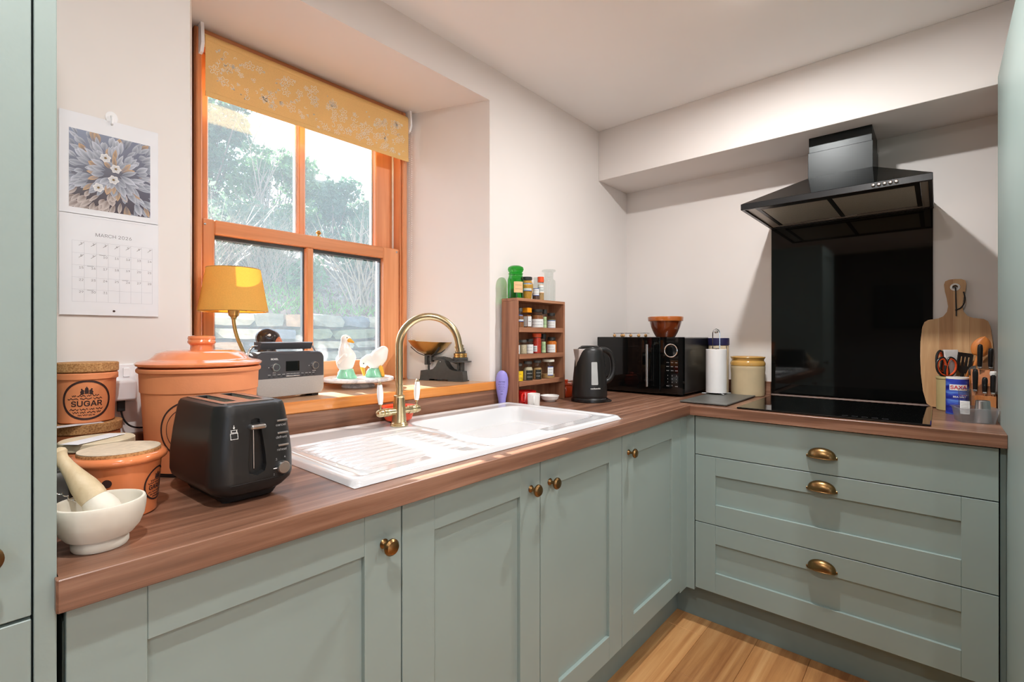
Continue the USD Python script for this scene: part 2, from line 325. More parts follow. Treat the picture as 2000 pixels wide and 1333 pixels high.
def leafmat(name, col, tr=0.45):
    nodes = {'g': ('geometry', {}), 'r': ('rgb_ramp', {'ramp': [(0.0, tuple(0.55 * c for c in col)), (1.0, tuple(min(1, 1.35 * c) for c in col))]}),
             'd': ('principled_bsdf', {'roughness': 0.45}), 't': ('translucent_bsdf', {}), 'x': ('mix_closure', {'fac': tr})}
    return mat(name, nodes, [('g.random_per_island', 'r.fac'), ('r.color', 'd.base_color'), ('r.color', 't.color'), ('d.BSDF', 'x.closure1'), ('t.BSDF', 'x.closure2')], 'x.closure')
leafmat('leaf_ivy', C(84, 128, 92)); leafmat('leaf_laurel', C(104, 150, 92)); leafmat('leaf_dull', C(110, 136, 104)); leafmat('grass_blade', C(126, 186, 72)); leafmat('dry_leaf', C(140, 116, 100), 0.2)
leafmat('dry_stem', C(178, 160, 138), 0.1); leafmat('twig', C(122, 104, 92), 0.0)
pm('soil', C(96, 82, 72), 0.95, var=0.3, vs=6, bump=0.6, bs=20)
for _n, _c in (('stone_grey', C(104, 108, 98)), ('stone_green', C(86, 96, 74)), ('stone_sand', C(128, 106, 82)), ('stone_blue', C(74, 82, 92)), ('stone_pale', C(128, 128, 114))): pm(_n, _c, 0.85, var=0.22, vs=18, bump=0.5, bs=60)
pm('outer_render', C(225, 228, 232), 0.8, var=0.03, vs=20, bump=0.3, bs=60)

# ------------------------------------------------------------------ room shell
XW, YB, ZC = -1.385, 2.604, 2.305
XR, YF = 2.3, -2.7
ZT = 0.91
def struct(name, mesh, m, label, cat='wall', smooth=False): return solo(name, mesh, m, label, cat, smooth=smooth, kind='structure')
# thick left wall with the splayed window opening
lw = cbox(-1.93, XW, YF - 0.2, YB + 0.2, -0.05, ZC, 0.0001)
sp = hull([(XW + .01, .3705, .965), (XW + .01, 1.4405, .965), (XW + .01, .3705, 2.165), (XW + .01, 1.4405, 2.165), (-1.765, .482, .965), (-1.765, 1.287, .965), (-1.765, .482, 2.165), (-1.765, 1.287, 2.165)])
ob = cbox(-2.2, -1.75, .482, 1.287, .985, 2.165, 0.0001)
struct('wall_left', cut(lw, sp, ob), 'wall_paint', 'warm white wall with the deep splayed window recess')
struct('wall_back', cbox(XW - .1, XR + .2, YB, YB + .2, -.05, ZC, .0001), 'wall_paint', 'warm white wall behind the black cooker hood')
struct('wall_right', cut(cbox(XR, XR + .2, YF - .2, YB + .2, -.05, ZC, .0001), cbox(XR - .1, XR + .3, -1.9, -.57, .85, 2.15, .0001)), 'wall_paint', 'warm white wall on the side away from the sink')  # opening cut for the added fill window
w2n = thing('window_2', 'unseen white framed window added for daylight fill, facing the sink', 'window', kind='structure')  # unseen window, added to let daylight fill the room
part(w2n, 'frame', cut(cbox(XR + .06, XR + .12, -1.9, -.57, .85, 2.15), cbox(XR, XR + .2, -1.84, -.63, .91, 2.09)), 'white_paint', False)
for a_, b_ in ((-1.84, -.63),): part(w2n, 'pane', cbox(XR + .088, XR + .092, a_, b_, .91, 2.09, .0003), 'window_glass', False)
struct('wall_front', cbox(-2.0, XR + .2, YF - .2, YF, -.05, ZC, .0001), 'dimmed_taupe', 'wall facing the cooker hood, toned dark taupe for a dim splashback reflection')
struct('ceiling', cbox(-2.05, XR + .2, YF - .2, YB + .2, ZC, ZC + .15, .0001), 'ceiling_paint', 'smooth off-white ceiling', 'ceiling')
struct('trim_1', cbox(XW, XR, 2.288, YB, 2.036, ZC, .0015), 'wall_paint', 'boxed-in soffit along the top of the back wall', 'soffit')
fl = thing('floor', 'oak plank floor running along the sage base cabinets', 'floor', kind='structure')
part(fl, 'subfloor', cbox(XW, XR, YF, YB, -.06, -.012, .0001), 'oak_floor_deep', False)
_x, _i = -1.6, 0
while _x < XR:
    _y = YF - rng.uniform(0, .9)
    while _y < YB:
        a, b, c, d = max(_x, XW), min(_x + .178, XR), max(_y, YF), min(_y + 1.22, YB)
        if b - a > .02 and d - c > .02:
            part(fl, 'plank', cbox(a + .0004, b - .0004, c + .0004, d - .0004, -.012, 0, .0012), ('oak_floor', 'oak_floor_pale', 'oak_floor_deep')[int(rng.integers(0, 3))], False)
        _y += 1.22
    _x += .178

# upstands of the worktop
struct('trim_2', cbox(XW, XW + .018, .075, YB, ZT, .973, .001), 'walnut_y', 'dark walnut upstand under the window sill', 'upstand')
struct('trim_3', cbox(XW + .018, -.609, YB - .018, YB, ZT, .973, .001), 'walnut_x', 'dark walnut upstand behind the cream jar', 'upstand')
struct('trim_4', cbox(-.015, .30, YB - .018, YB, ZT, .973, .001), 'walnut_x', 'dark walnut upstand behind the knife block', 'upstand')

# ------------------------------------------------------------------ window
wn = thing('window_1', 'orange-brown timber sash window over the sink', 'window', kind='structure')
xi, xo = -1.742, -1.86
part(wn, 'frame', cat_(cbox(xo, xi, .482, .503, .985, 2.165), cbox(xo, xi, 1.252, 1.287, .985, 2.165)), 'pine_z')
part(wn, 'frame_head', cbox(xo, xi, .503, 1.252, 2.12, 2.165), 'pine_y')
part(wn, 'frame_sill', cbox(xo - .1, xi + .004, .482, 1.287, .985, 1.012), 'pine_y')
part(wn, 'staff_bead', cat_(cbox(xi, xi + .012, .484, .500, 1.01, 2.16, .003), cbox(xi, xi + .012, 1.258, 1.274, 1.01, 2.16, .003)), 'pine_z')
part(wn, 'parting_bead', cat_(cbox(-1.797, -1.789, .503, .509, 1.01, 2.12), cbox(-1.797, -1.789, 1.246, 1.252, 1.01, 2.12)), 'white_paint')
part(wn, 'outer_reveal', cat_(cbox(-1.929, xo - .0002, 1.249, 1.2868, .985, 2.165), cbox(-1.929, xo, .4822, .500, .985, 2.165)), 'outer_render')
part(wn, 'outer_sill', cbox(-2.02, -1.931, .44, 1.33, .93, .985, .004), 'outer_render')
def sash(name, x0, x1, y0, y1, z0, z1, gl, gr, gb, gt, mu0, mu1):
    s = part(wn, name, cat_(cbox(x0, x1, y0, gl, z0, z1, .003), cbox(x0, x1, gr, y1, z0, z1, .003)), 'pine_z')
    part(s, 'rail', cbox(x0, x1, gl, gr, gt, z1, .003), 'pine_y'); part(s, 'rail', cbox(x0, x1, gl, gr, z0, gb, .003), 'pine_y')
    part(s, 'muntin', cbox(x0 + .004, x1 - .002, mu0, mu1, gb, gt, .004), 'pine_z')
    xm = (x0 + x1) / 2
    for a, b in ((gl, mu0), (mu1, gr)):
        part(s, 'pane', cbox(xm - .002, xm + .002, a - .002, b + .002, gb - .002, gt + .002, .0003), 'window_glass', False)
        part(s, 'glazing_bead', cat_(cbox(x0 + .001, xm - .002, a, b, gt - .012, gt, .001), cbox(x0 + .001, xm - .002, a, a + .007, gb, gt - .012, .001), cbox(x0 + .001, xm - .002, b - .007, b, gb, gt - .012, .001)), 'charcoal' if name == 'lower_sash' else 'white_paint')
    return s
ls = sash('lower_sash', -1.787, -1.747, .505, 1.250, 1.013, 1.568, .540, 1.172, 1.098, 1.522, .843, .870)
us = sash('upper_sash', -1.838, -1.798, .510, 1.250, 1.530, 2.118, .536, 1.166, 1.570, 2.075, .838, .864)
part(wn, 'sash_catch', cat_(T(lathe([(0, 0), (.010, 0), (.010, .003), (.004, .006), (.004, .010), (.009, .013), (.010, .018), (.006, .024), (0, .025)], 16), (-1.762, .895, 1.568))), 'brass')
part(wn, 'screw', cat_(T(lathe([(0, 0), (.004, 0), (.003, .0015), (0, .002)], 10), (-1.747, .512, 1.55), ry=90), T(lathe([(0, 0), (.005, 0), (.003, .002), (0, .003)], 10), (-1.747, 1.238, 1.555), ry=90)), 'steel')
sill = hull([(-1.742, .478, .973), (-1.742, 1.293, .973), (-1.742, .478, 1.007), (-1.742, 1.293, 1.007), (XW + .004, .365, .973), (XW + .004, 1.445, .973), (XW + .004, .365, 1.007), (XW + .004, 1.445, 1.007)])
sl = thing('window_sill', 'honey-coloured wooden window sill board above the walnut upstand', 'window sill', kind='structure')
part(sl, 'board', sill, 'sill_wood', False); part(sl, 'nosing', cbox(XW + .0042, XW + .020, .30, 1.462, .9735, 1.0072, .003), 'nosing_wood')

# roller blind
bl = thing('roller_blind', 'ochre floral roller blind rolled down over the top of the window', 'blind', (-1.712, 0, 0))
y0, y1, zb, zt = .503, 1.272, 1.946, 2.112
part(bl, 'fabric', cbox(-.0008, .0008, y0, y1, zb, zt + .004, .0002), 'blind_cloth')
part(bl, 'roller', cat_(T(lathe([(0, 0), (.019, 0), (.019, y1 - y0), (0, y1 - y0)], 24), (-.0185, y0, zt + .012), rx=-90)), 'blind_cloth')
part(bl, 'bottom_bar', cbox(-.003, .003, y0, y1, zb - .003, zb + .012, .001), 'blind_cloth')
for yy, hh in ((y0 - .014, 1), (y1 + .004, 1)):
    part(bl, 'bracket', T(extr(Polygon([(-.026, .052), (.008, .052), (.012, .02), (.014, -.012), (.004, -.034), (-.008, -.036), (-.02, -.02), (-.026, .01)]).buffer(.003), .009), (-.006, yy + .009, zt), rx=90), 'white_plastic')
ch = []
for s_ in (0, 1):
    for k in range(100):
        zz = 2.09 - k * .0092
        ch.append(T(trimesh.creation.icosphere(1, .0019), (-.012 + .018 * s_, y1 + .013, zz)))
part(bl, 'bead_chain', cat_(*ch), 'white_plastic', kind='stuff')
fp = []
def ribbon(p, w=.0016, d=.0003):
    p = np.asarray(p); t = np.gradient(p, axis=0); t /= np.linalg.norm(t, axis=1, keepdims=True) + 1e-9; nn = np.column_stack([-t[:, 1], t[:, 0]]) * w / 2
    return loft([np.array([(*(a - b), 0), (*(a + b), 0), (*(a + b), d), (*(a - b), d)]) for a, b in zip(p, nn)])
for k in range(170):
    cu, cv, r = rng.uniform(.02, y1 - y0 - .02), rng.uniform(.014, zt - zb - .014), rng.choice([.006, .009, .013, .016])
    kind, ph = rng.integers(0, 4), rng.uniform(0, 6.3)
    if kind == 0 or r > .014:
        t = np.linspace(0, 2 * np.pi, 36); rad = r * (.72 + .28 * np.cos(5 * t + ph)); fp.append(ribbon(np.column_stack([cu + rad * np.cos(t), cv + rad * np.sin(t)])))
        t = np.linspace(0, 2 * np.pi, 9); fp.append(ribbon(np.column_stack([cu + .2 * r * np.cos(t), cv + .2 * r * np.sin(t)]), .0016))
    elif kind == 1:
        t = np.linspace(0, 5, 16); fp.append(ribbon(np.column_stack([cu + r * .26 * t * np.cos(t + ph) * .8, cv + r * .26 * t * np.sin(t + ph) * .8])))
    elif kind == 2:
        for q in range(4):
            a = ph + q * .5; fp.append(ribbon(np.array([(cu + r * .3 * q * math.cos(ph), cv + r * .3 * q * math.sin(ph)), (cu + r * .3 * q * math.cos(ph) + r * .6 * math.cos(a + 1), cv + r * .3 * q * math.sin(ph) + r * .6 * math.sin(a + 1))]), .0018))
    else:
        t = np.linspace(0, 2 * np.pi, 24); rad = r * .6 * np.abs(np.cos(1.5 * t)); fp.append(ribbon(np.column_stack([cu + rad * np.cos(t + ph), cv + rad * np.sin(t + ph)]), .0014))
part(bl, 'floral_print', frame(cat_(*fp), (.0010, y0, zb), (0, 1, 0), (0, 0, 1)), 'blind_print', False, kind='stuff')

# ------------------------------------------------------------------ downlights
for i, (lx, ly) in enumerate(DOWNLIGHTS):
    d = thing('downlight', ['recessed ceiling downlight above the drawers', 'recessed ceiling downlight above the toaster', 'added unseen fill downlight in the middle of the room', 'added unseen fill downlight behind the viewer', 'added unseen fill downlight furthest from the hood', 'recessed ceiling downlight by the right wall', 'recessed ceiling downlight in the far right corner'][i], 'ceiling light', (lx, ly, ZC))
    part(d, 'bezel', lathe([(.034, 0), (.046, 0), (.046, -.003), (.040, -.007), (.034, -.006), (.034, 0)], 32), 'white_plastic')
    part(d, 'lens', lathe([(0, -.001), (.033, -.001), (.033, -.006), (.026, -.014), (.014, -.018), (0, -.019)], 24), 'lamp_glow')
    L = UsdLux.DiskLight.Define(stage, d + '/lamp'); L.CreateRadiusAttr(.030); L.CreateIntensityAttr(LAMP * 250 * (1.45 if i == 0 else 1.15 if i == 1 else .8)); L.CreateColorAttr(Gf.Vec3f(1.0, .99, .98)); L.AddTranslateOp().Set(Gf.Vec3d(0, 0, -.021))

# ------------------------------------------------------------------ worktop, sink, hob
wt = thing('worktop', 'L-shaped walnut laminate worktop on the sage base cabinets', 'worktop', (0, 0, 0))
sink_hole = sbox(-1.325, .51, -.84, 1.475)
part(wt, 'slab', extr(unary_union([sbox(XW, .0762, -.765, YB), sbox(-.7795, .0745, -.765, .08)]).difference(sink_hole), .038, ZT - .0385), 'walnut_y', False)
part(wt, 'slab', cat_(extr(Polygon([(-.7648, 1.975), (.149, 1.975), (.149, 2.288), (.30, 2.288), (.30, YB), (-.7648, YB)]), .038, ZT - .0385)), 'walnut_x', False)
part(wt, 'front_edge', cat_(cbox(-.7662, -.7635, .0738, 1.9762, ZT - .039, ZT + .0003, .0013)), 'walnut_y', False)
part(wt, 'front_edge', cat_(cbox(-.7662, .1492, 1.9738, 1.9765, ZT - .039, ZT + .0003, .0013)), 'walnut_x', False)
part(wt, 'end_cap', cat_(cbox(-.7793, -.7655, .0728, .0748, ZT - .039, ZT + .0003, .001)), 'walnut_y', False)

# ceramic sink as a height field, cut into drainer and basin
sx0, sx1, sy0, sy1, ysplit = -1.345, -.812, .482, 1.503, .905
def sink_z(x, y):
    ss = lambda a, b, v: np.clip((v - a) / (b - a), 0, 1) ** 2 * (3 - 2 * np.clip((v - a) / (b - a), 0, 1))
    # rounded outer edge (corner radius .03)
    qx, qy = np.abs(x - (sx0 + sx1) / 2) - ((sx1 - sx0) / 2 - .03), np.abs(y - (sy0 + sy1) / 2) - ((sy1 - sy0) / 2 - .03)
    d = .03 - (np.hypot(np.maximum(qx, 0), np.maximum(qy, 0)) + np.minimum(np.maximum(qx, qy), 0))      # distance in from the edge
    z = np.where(d < .016, .013 * np.sqrt(np.clip(1 - (1 - np.clip(d, 0, .016) / .016) ** 2, 0, 1)), .013)
    z = z - .004 * ss(.022, .038, d)                                   # inside of the rim dips a little
    rb = lambda x0, x1, y0, y1, r: -(np.hypot(np.maximum(np.abs(x - (x0 + x1) / 2) - (x1 - x0) / 2 + r, 0), np.maximum(np.abs(y - (y0 + y1) / 2) - (y1 - y0) / 2 + r, 0)) - r + np.minimum(np.maximum(np.abs(x - (x0 + x1) / 2) - (x1 - x0) / 2 + r, np.abs(y - (y0 + y1) / 2) - (y1 - y0) / 2 + r), 0))
    db = rb(-1.262, -.885, .925, 1.455, .05)                             # basin
    z = z - .058 * ss(0, .022, db) - .004 * ss(.02, .2, db)
    dd = rb(-1.205, -.878, .535, .915, .03)                              # drainer with its ribs
    rib = .5 + .5 * np.cos((x + 1.19) / .033 * 2 * np.pi)
    z = z - (.004 + .002 * (y - .53)) * ss(0, .012, dd) + .0042 * ss(.006, .03, dd) * rib ** 1.4 * ss(0, .05, .9 - y)
    return np.where(d < 0, -.0002, z)
def sink_piece(ya, yb):
    xs = np.linspace(sx0, sx1, 150); ys = np.linspace(ya, yb, int((yb - ya) / .0042))
    X, Y = np.meshgrid(xs, ys, indexing='ij'); Z = sink_z(X, Y); n, m = X.shape
    v = np.column_stack([X.ravel(), Y.ravel(), Z.ravel()]); i, j = np.meshgrid(np.arange(n - 1), np.arange(m - 1), indexing='ij'); a = (i * m + j).ravel()
    return trimesh.Trimesh(v, np.vstack([np.column_stack([a, a + m, a + m + 1]), np.column_stack([a, a + m + 1, a + 1])]), process=False)
sk = thing('kitchen_sink', 'white ceramic inset sink with ribbed drainer', 'sink', (0, 0, ZT + .0004))
part(sk, 'basin', sink_piece(ysplit, sy1), 'sink_ceramic', True); part(sk, 'drainer', sink_piece(sy0, ysplit), 'sink_ceramic', True)

hb = thing('induction_hob', 'black glass induction hob set in the walnut worktop', 'hob', (-.305, 2.267, ZT))
part(hb, 'glass', cbox(-.288, .288, -.26, .26, .0003, .0062, .002), 'black_gloss', False)
part(hb, 'touch_controls', cat_(*[T(ringflat(.008, .0088), (.06 + .028 * k, -.225, .0063)) for k in range(5)]), 'charcoal', False)

# ------------------------------------------------------------------ cabinets
def shaker(parent, w, h, st, rt, rb, m='sage', pname='door'):
    """framed front in its own xz plane, front face at y = 0 looking to -y, from x 0 to w, z 0 to h; returns the part's path"""
    d = part(parent, pname, cbox(st - .01, w - st + .01, .0075, .016, rb - .01, h - rt + .01, .0004), m, False)
    return d
def front_pieces(d, w, h, st, rt, rb, place, m='sage'):
    for a, b in ((0, st), (w - st, w)): part(d, 'stile', place(cbox(a, b, 0, .020, 0, h, .0009)), m, False)
    for a, b in ((0, rb), (h - rt, h)): part(d, 'rail', place(cbox(st + .0002, w - st - .0002, 0, .020, a, b, .0009)), m, False)
knob_prof = [(0, 0), (.0085, 0), (.0095, .0015), (.008, .004), (.0045, .007), (.0042, .014), (.006, .017), (.0125, .020), (.0155, .0235), (.0155, .027), (.012, .031), (.006, .0325), (0, .033)]
def knob(d, o, n):
    m = lathe(knob_prof, 28); part(d, 'knob', T(m, o, ry=90) if n == 'x' else T(m, o, rx=90), 'antique_brass')
DX = -.785                                         # face of the doors under the window
Z0, Z1 = .163, .866
def left_place(y0): return lambda m: T(T(m, rz=90), (DX, y0, 0))      # local x -> +y, local front (-y) -> +x
def carcass(parent, y0, y1):
    part(parent, 'carcass', cat_(cbox(XW + .02, DX - .021, y0 + .0004, y0 + .018, .15, .843), cbox(XW + .02, DX - .021, y1 - .018, y1 - .0004, .15, .843), cbox(XW + .02, DX - .021, y0 + .018, y1 - .018, .15, .168), cbox(XW + .02, XW + .03, y0 + .018, y1 - .018, .168, .843)), 'carcass', False)
def base_unit(name, label, y0, y1, doors):
    b = thing(name, label, 'cabinet'); carcass(b, y0, y1)
    for a, c, ky in doors:
        w = c - a - .003; pl = lambda m, a=a: T(T(m, rz=90), (DX, a + .0015, Z0))
        d = part(b, 'door', pl(cbox(.07, w - .07, .0105, .017, .065, Z1 - Z0 - .065, .0004)), 'sage', False)
        front_pieces(d, w, Z1 - Z0, .08, .075, .075, pl); knob(d, (DX, ky, .802), 'x')
    return b
base_unit('base_cabinet', 'sage shaker base cabinet under the toaster, nearest the mortar', .082, .568, [(.082, .568, .527)])
base_unit('base_cabinet', 'sage shaker double-door base cabinet under the white sink', .568, 1.444, [(.568, 1.006, .965), (1.006, 1.444, 1.046)])
base_unit('base_cabinet', 'sage shaker single-door base cabinet beside the inner corner', 1.444, 1.9265, [(1.444, 1.926, 1.487)])
DY = 1.995
solo('corner_post', cat_(cbox(DX - .03, DX - .001, 1.927, DY + .02, .150, .869), cbox(DX - .03, -.754, DY - .001, DY + .019, .150, .869)), 'sage', 'slim sage corner post between the single door and the drawers', 'cabinet post', smooth=False)
du = thing('drawer_unit', 'wide sage three-drawer unit under the hob', 'cabinet')
part(du, 'carcass', cat_(cbox(-.752, -.734, DY + .021, YB - .03, .15, .869), cbox(.115, .133, DY + .021, YB - .03, .15, .869), cbox(-.734, .115, DY + .021, YB - .03, .15, .168), cbox(-.734, .115, YB - .04, YB - .03, .168, .869)), 'carcass', False)
def cup_handle(d, x, z, y):
    W_, H_, D_ = .043, .034, .024
    u = np.linspace(0, np.pi, 25); v = np.linspace(0, np.pi / 2, 9)
    def shell(k):
        P = np.array([[(k * W_ * math.cos(a) * math.cos(b) if True else 0, -k * D_ * math.cos(b) * math.sin(a) ** .6 if math.sin(a) > 0 else 0, k * H_ * math.sin(b) * max(math.sin(a), 0) ** .5) for b in v] for a in u]); return P
    # half dome: arcs from the left foot over the top to the right foot, bulging out to -y, open below
    def dome(W, H, D):
        P = []
        for a in u:                                  # along the width
            cx, sn = math.cos(a), max(math.sin(a), 0)
            P.append([(W * cx, -D * sn ** .8 * math.cos(b), H * sn ** .75 * math.sin(b)) for b in v])
        return np.array(P)
    A, B = dome(W_, H_, D_), dome(W_ - .003, H_ - .003, D_ - .003); n, m = A.shape[:2]
    vv = np.vstack([A.reshape(-1, 3), B.reshape(-1, 3)]); f = []; o = n * m
    for i in range(n - 1):
        for j in range(m - 1):
            a, b, c, e = i * m + j, (i + 1) * m + j, (i + 1) * m + j + 1, i * m + j + 1
            f += [(a, b, c), (a, c, e), (o + a, o + c, o + b), (o + a, o + e, o + c)]
        a, b = i * m, (i + 1) * m
        f += [(a, o + b, b), (a, o + a, o + b)]
    dm = trimesh.Trimesh(vv, f, process=False)
    lip = tube([(W_ * 1.02 * math.cos(a), -D_ * max(math.sin(a), 0) ** .8, -.0005) for a in u], .0016, 6)
    feet = cat_(cbox(-W_ - .004, -W_ + .006, -.003, 0, -.003, .006), cbox(W_ - .006, W_ + .004, -.003, 0, -.003, .006))
    part(d, 'cup_handle', T(cat_(dm, lip, feet), (x, y, z)), 'antique_brass')
for z0, z1, framed, hz in ((.711, .866, False, .768), (.437, .708, True, .652), (.163, .434, True, .374)):
    w = .883; pl = lambda m, z0=z0: T(m, (-.7505, DY, z0))
    if framed:
        d = part(du, 'drawer', pl(cbox(.07, w - .07, .0105, .017, .06, z1 - z0 - .06, .0004)), 'sage', False); front_pieces(d, w, z1 - z0, .08, .074, .080, pl)
    else:
        d = part(du, 'drawer', pl(cbox(0, w, 0, .020, 0, z1 - z0, .0009)), 'sage', False)
    cup_handle(d, -.307, hz, DY)
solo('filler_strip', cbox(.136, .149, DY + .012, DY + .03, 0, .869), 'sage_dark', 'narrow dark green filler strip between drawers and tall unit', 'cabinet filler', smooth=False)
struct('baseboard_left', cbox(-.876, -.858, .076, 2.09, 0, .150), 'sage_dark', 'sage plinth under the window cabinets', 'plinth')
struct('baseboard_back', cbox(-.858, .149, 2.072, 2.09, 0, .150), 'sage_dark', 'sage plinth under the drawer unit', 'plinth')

tl = thing('tall_cabinet', 'tall sage cabinet left of the calendar, cut by the photo edge', 'cabinet')
part(tl, 'carcass', cbox(XW + .002, -.803, -.545, .052, .15, 2.02), 'carcass', False)
part(tl, 'end_panel', cbox(XW + .002, -.780, .0555, .075, 0, 2.02), 'sage', False)
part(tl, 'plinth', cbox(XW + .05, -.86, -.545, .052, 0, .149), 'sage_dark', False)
for z0, z1, kz in ((.873, 2.016, .955), (.155, .869, None)):
    w = .5945; pl = lambda m, z0=z0: T(T(m, rz=90), (-.780, -.541, z0))
    d = part(tl, 'door', pl(cbox(.07, w - .07, .0105, .017, .06, z1 - z0 - .06, .0004)), 'sage', False); front_pieces(d, w, z1 - z0, .09, .08, .08, pl)
    if kz: knob(d, (-.780, .016, kz), 'x')
tr = thing('tall_cabinet', 'tall sage cabinet at the right end of the worktop', 'cabinet')
part(tr, 'end_panel', cbox(.1495, .168, 1.50, 2.287, 0, 2.06), 'sage', False)
part(tr, 'carcass', cbox(.1685, .770, 1.523, 2.287, .15, 2.06), 'carcass', False)
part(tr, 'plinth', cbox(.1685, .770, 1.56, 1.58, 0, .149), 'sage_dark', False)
for z0, z1 in ((.155, .869), (.873, 2.056)):
    w = .596; pl = lambda m, z0=z0: T(m, (.171, 1.50, z0))
    d = part(tr, 'door', pl(cbox(.07, w - .07, .0105, .017, .06, z1 - z0 - .06, .0004)), 'sage', False); front_pieces(d, w, z1 - z0, .09, .08, .08, pl)
    knob(d, (.215, 1.50, .80 if z0 < .5 else .955), 'y')
tl2 = thing('tall_cabinet', 'tall sage cabinet standing behind the right tall unit', 'cabinet', (.770, 0, 0)) if False else None

# ------------------------------------------------------------------ splashback and hood
solo('splashback', cbox(-.608, -.016, YB - .007, YB, ZT + .0065, 1.735, .0012), 'black_gloss', 'tall black glass splashback behind the hob', 'splashback', smooth=False)
hd = thing('cooker_hood', 'black chimney cooker hood above the black glass splashback', 'cooker hood')
hx0, hx1, hy0, hz0, hz1 = -.611, -.013, 2.122, 1.712, 1.736
ring4 = lambda a, b, c, d_, z: np.array([(a, c, z), (b, c, z), (b, d_, z), (a, d_, z)])
part(hd, 'canopy', loft([ring4(hx0, hx1, hy0, YB - .001, hz1), ring4(-.417, -.194, 2.385, YB - .001, 1.866)]), 'black_gloss', False)
rim_ = cut(cbox(hx0, hx1, hy0, YB - .001, hz0, hz1, .0012), cbox(hx0 + .012, hx1 - .012, hy0 + .012, YB - .015, hz0 - .01, hz0 + .012, .0005))
part(hd, 'rim', rim_, 'black_satin', False)
part(hd, 'underside', cbox(hx0 + .012, hx1 - .012, hy0 + .012, YB - .015, hz0 + .006, hz0 + .0118), 'hood_under', False)
for a, b in ((-.545, -.318), (-.302, -.062)):
    f = part(hd, 'filter', cbox(a, b, hy0 + .055, YB - .085, hz0 + .002, hz0 + .006), 'filter_mesh', False)
    part(f, 'filter_frame', cat_(cbox(a - .006, b + .006, hy0 + .048, hy0 + .055, hz0 + .001, hz0 + .0062), cbox(a - .006, b + .006, YB - .085, YB - .079, hz0 + .001, hz0 + .0062)), 'steel', False)
part(hd, 'filter_bar', cat_(cbox(-.318, -.302, hy0 + .04, YB - .07, hz0 + .0005, hz0 + .006), cbox(-.062, -.046, hy0 + .04, YB - .07, hz0 + .0005, hz0 + .006), cbox(-.56, -.545, hy0 + .04, YB - .07, hz0 + .0005, hz0 + .006), cbox(-.56, -.046, hy0 + .014, hy0 + .047, hz0 + .0005, hz0 + .006)), 'black_satin', False)
part(hd, 'lamp_lens', cbox(-.36, -.26, YB - .066, YB - .046, hz0 + .002, hz0 + .006, .002), 'hood_under', False)
part(hd, 'chimney', cbox(-.417, -.194, 2.385, YB - .001, 1.864, 1.972, .0012), 'black_steel', False)
part(hd, 'chimney', cbox(-.414, -.197, 2.388, YB - .001, 1.972, 2.0355, .001), 'black_steel', False)
for k in range(5):
    part(hd, 'button', T(lathe([(0, 0), (.006, 0), (.006, .004), (.005, .006), (0, .0065)], 16), (-.172 + .016 * k, hy0, 1.725), rx=90), 'chrome')

# ------------------------------------------------------------------ tap
bt = thing('kitchen_tap', 'brushed brass swan-neck mixer tap on the sink', 'tap', (-1.238, .886, ZT + .0100))
part(bt, 'body', cat_(lathe([(0, 0), (.0265, 0), (.027, .003), (.0245, .006), (.0255, .008), (.022, .012), (.0205, .03), (.0185, .05), (.0175, .075), (.0155, .085), (.0165, .088), (.0165, .092), (.0135, .094), (0, .094)], 40)), 'brass_pale')
ud = np.array([.695, .719, 0]); sp_ = [np.array([0, 0, .088]), np.array([0, 0, .13])]
rad = .090
pth = [np.array([0, 0, z]) for z in np.linspace(.088, .244, 8)]
for t in np.linspace(0, 172, 34)[1:]: pth.append(ud * (rad - rad * math.cos(math.radians(t))) + np.array([0, 0, .244 + rad * math.sin(math.radians(t))]))
e_dir = pth[-1] - pth[-2]; e_dir /= np.linalg.norm(e_dir)
for k in range(1, 4): pth.append(pth[-1] + e_dir * .008)
part(bt, 'spout', tube(pth, .0112, 20), 'brass_pale')
part(bt, 'spout_collar', tube([pth[-1] - e_dir * .012, pth[-1] - e_dir * .0119, pth[-1] - e_dir * .006, pth[-1] - e_dir * .006, pth[-1] + e_dir * .008, pth[-1] + e_dir * .0081], [.0112, .0142, .0142, .0128, .0134, .006], 24), 'brass_pale')
for s in (-1, 1):
    arm = lathe([(0, 0), (.0105, 0), (.0105, .022), (.0125, .024), (.0125, .033), (.0115, .035), (.0125, .037), (.0125, .046), (.0095, .048), (.0115, .050), (.0118, .058), (.009, .066), (.004, .069), (0, .070)], 24)
    part(bt, 'arm', T(arm, (0, .010 * s, .045), rx=-90 * s), 'brass_pale')
    yv = s * .066
    lv = part(bt, 'lever', T(lathe([(0, 0), (.0062, 0), (.0075, .006), (.0092, .02), (.0095, .032), (.0082, .05), (.0068, .058), (0, .058)], 24), (0, yv, .072), rx=-3 * s), 'porcelain')
    part(lv, 'lever_stem', T(lathe([(0, 0), (.005, 0), (.0032, .004), (.003, .012), (.0055, .015), (.0055, .0175), (0, .0175)], 16), (0, yv, .055)), 'brass_pale')
    part(lv, 'lever_cap', T(lathe([(0, 0), (.0066, 0), (.0066, .002), (.0045, .0035), (.0042, .006), (.0025, .008), (0, .0085)], 16), (0, yv + s * .003, .1298)), 'brass_pale')

pf = thing('picture_frame', 'dark framed picture on the wall facing the hood, seen only in the splashback', 'picture', (-.39, YF, 1.57))
part(pf, 'frame', cut(cbox(-.25, .25, .001, .022, -.28, .28, .002), cbox(-.215, .215, .012, .04, -.245, .245, .0005)), 'black_satin', False)
part(pf, 'picture', cbox(-.215, .215, .0125, .0135, -.245, .245, .0003), 'cast_iron', False)

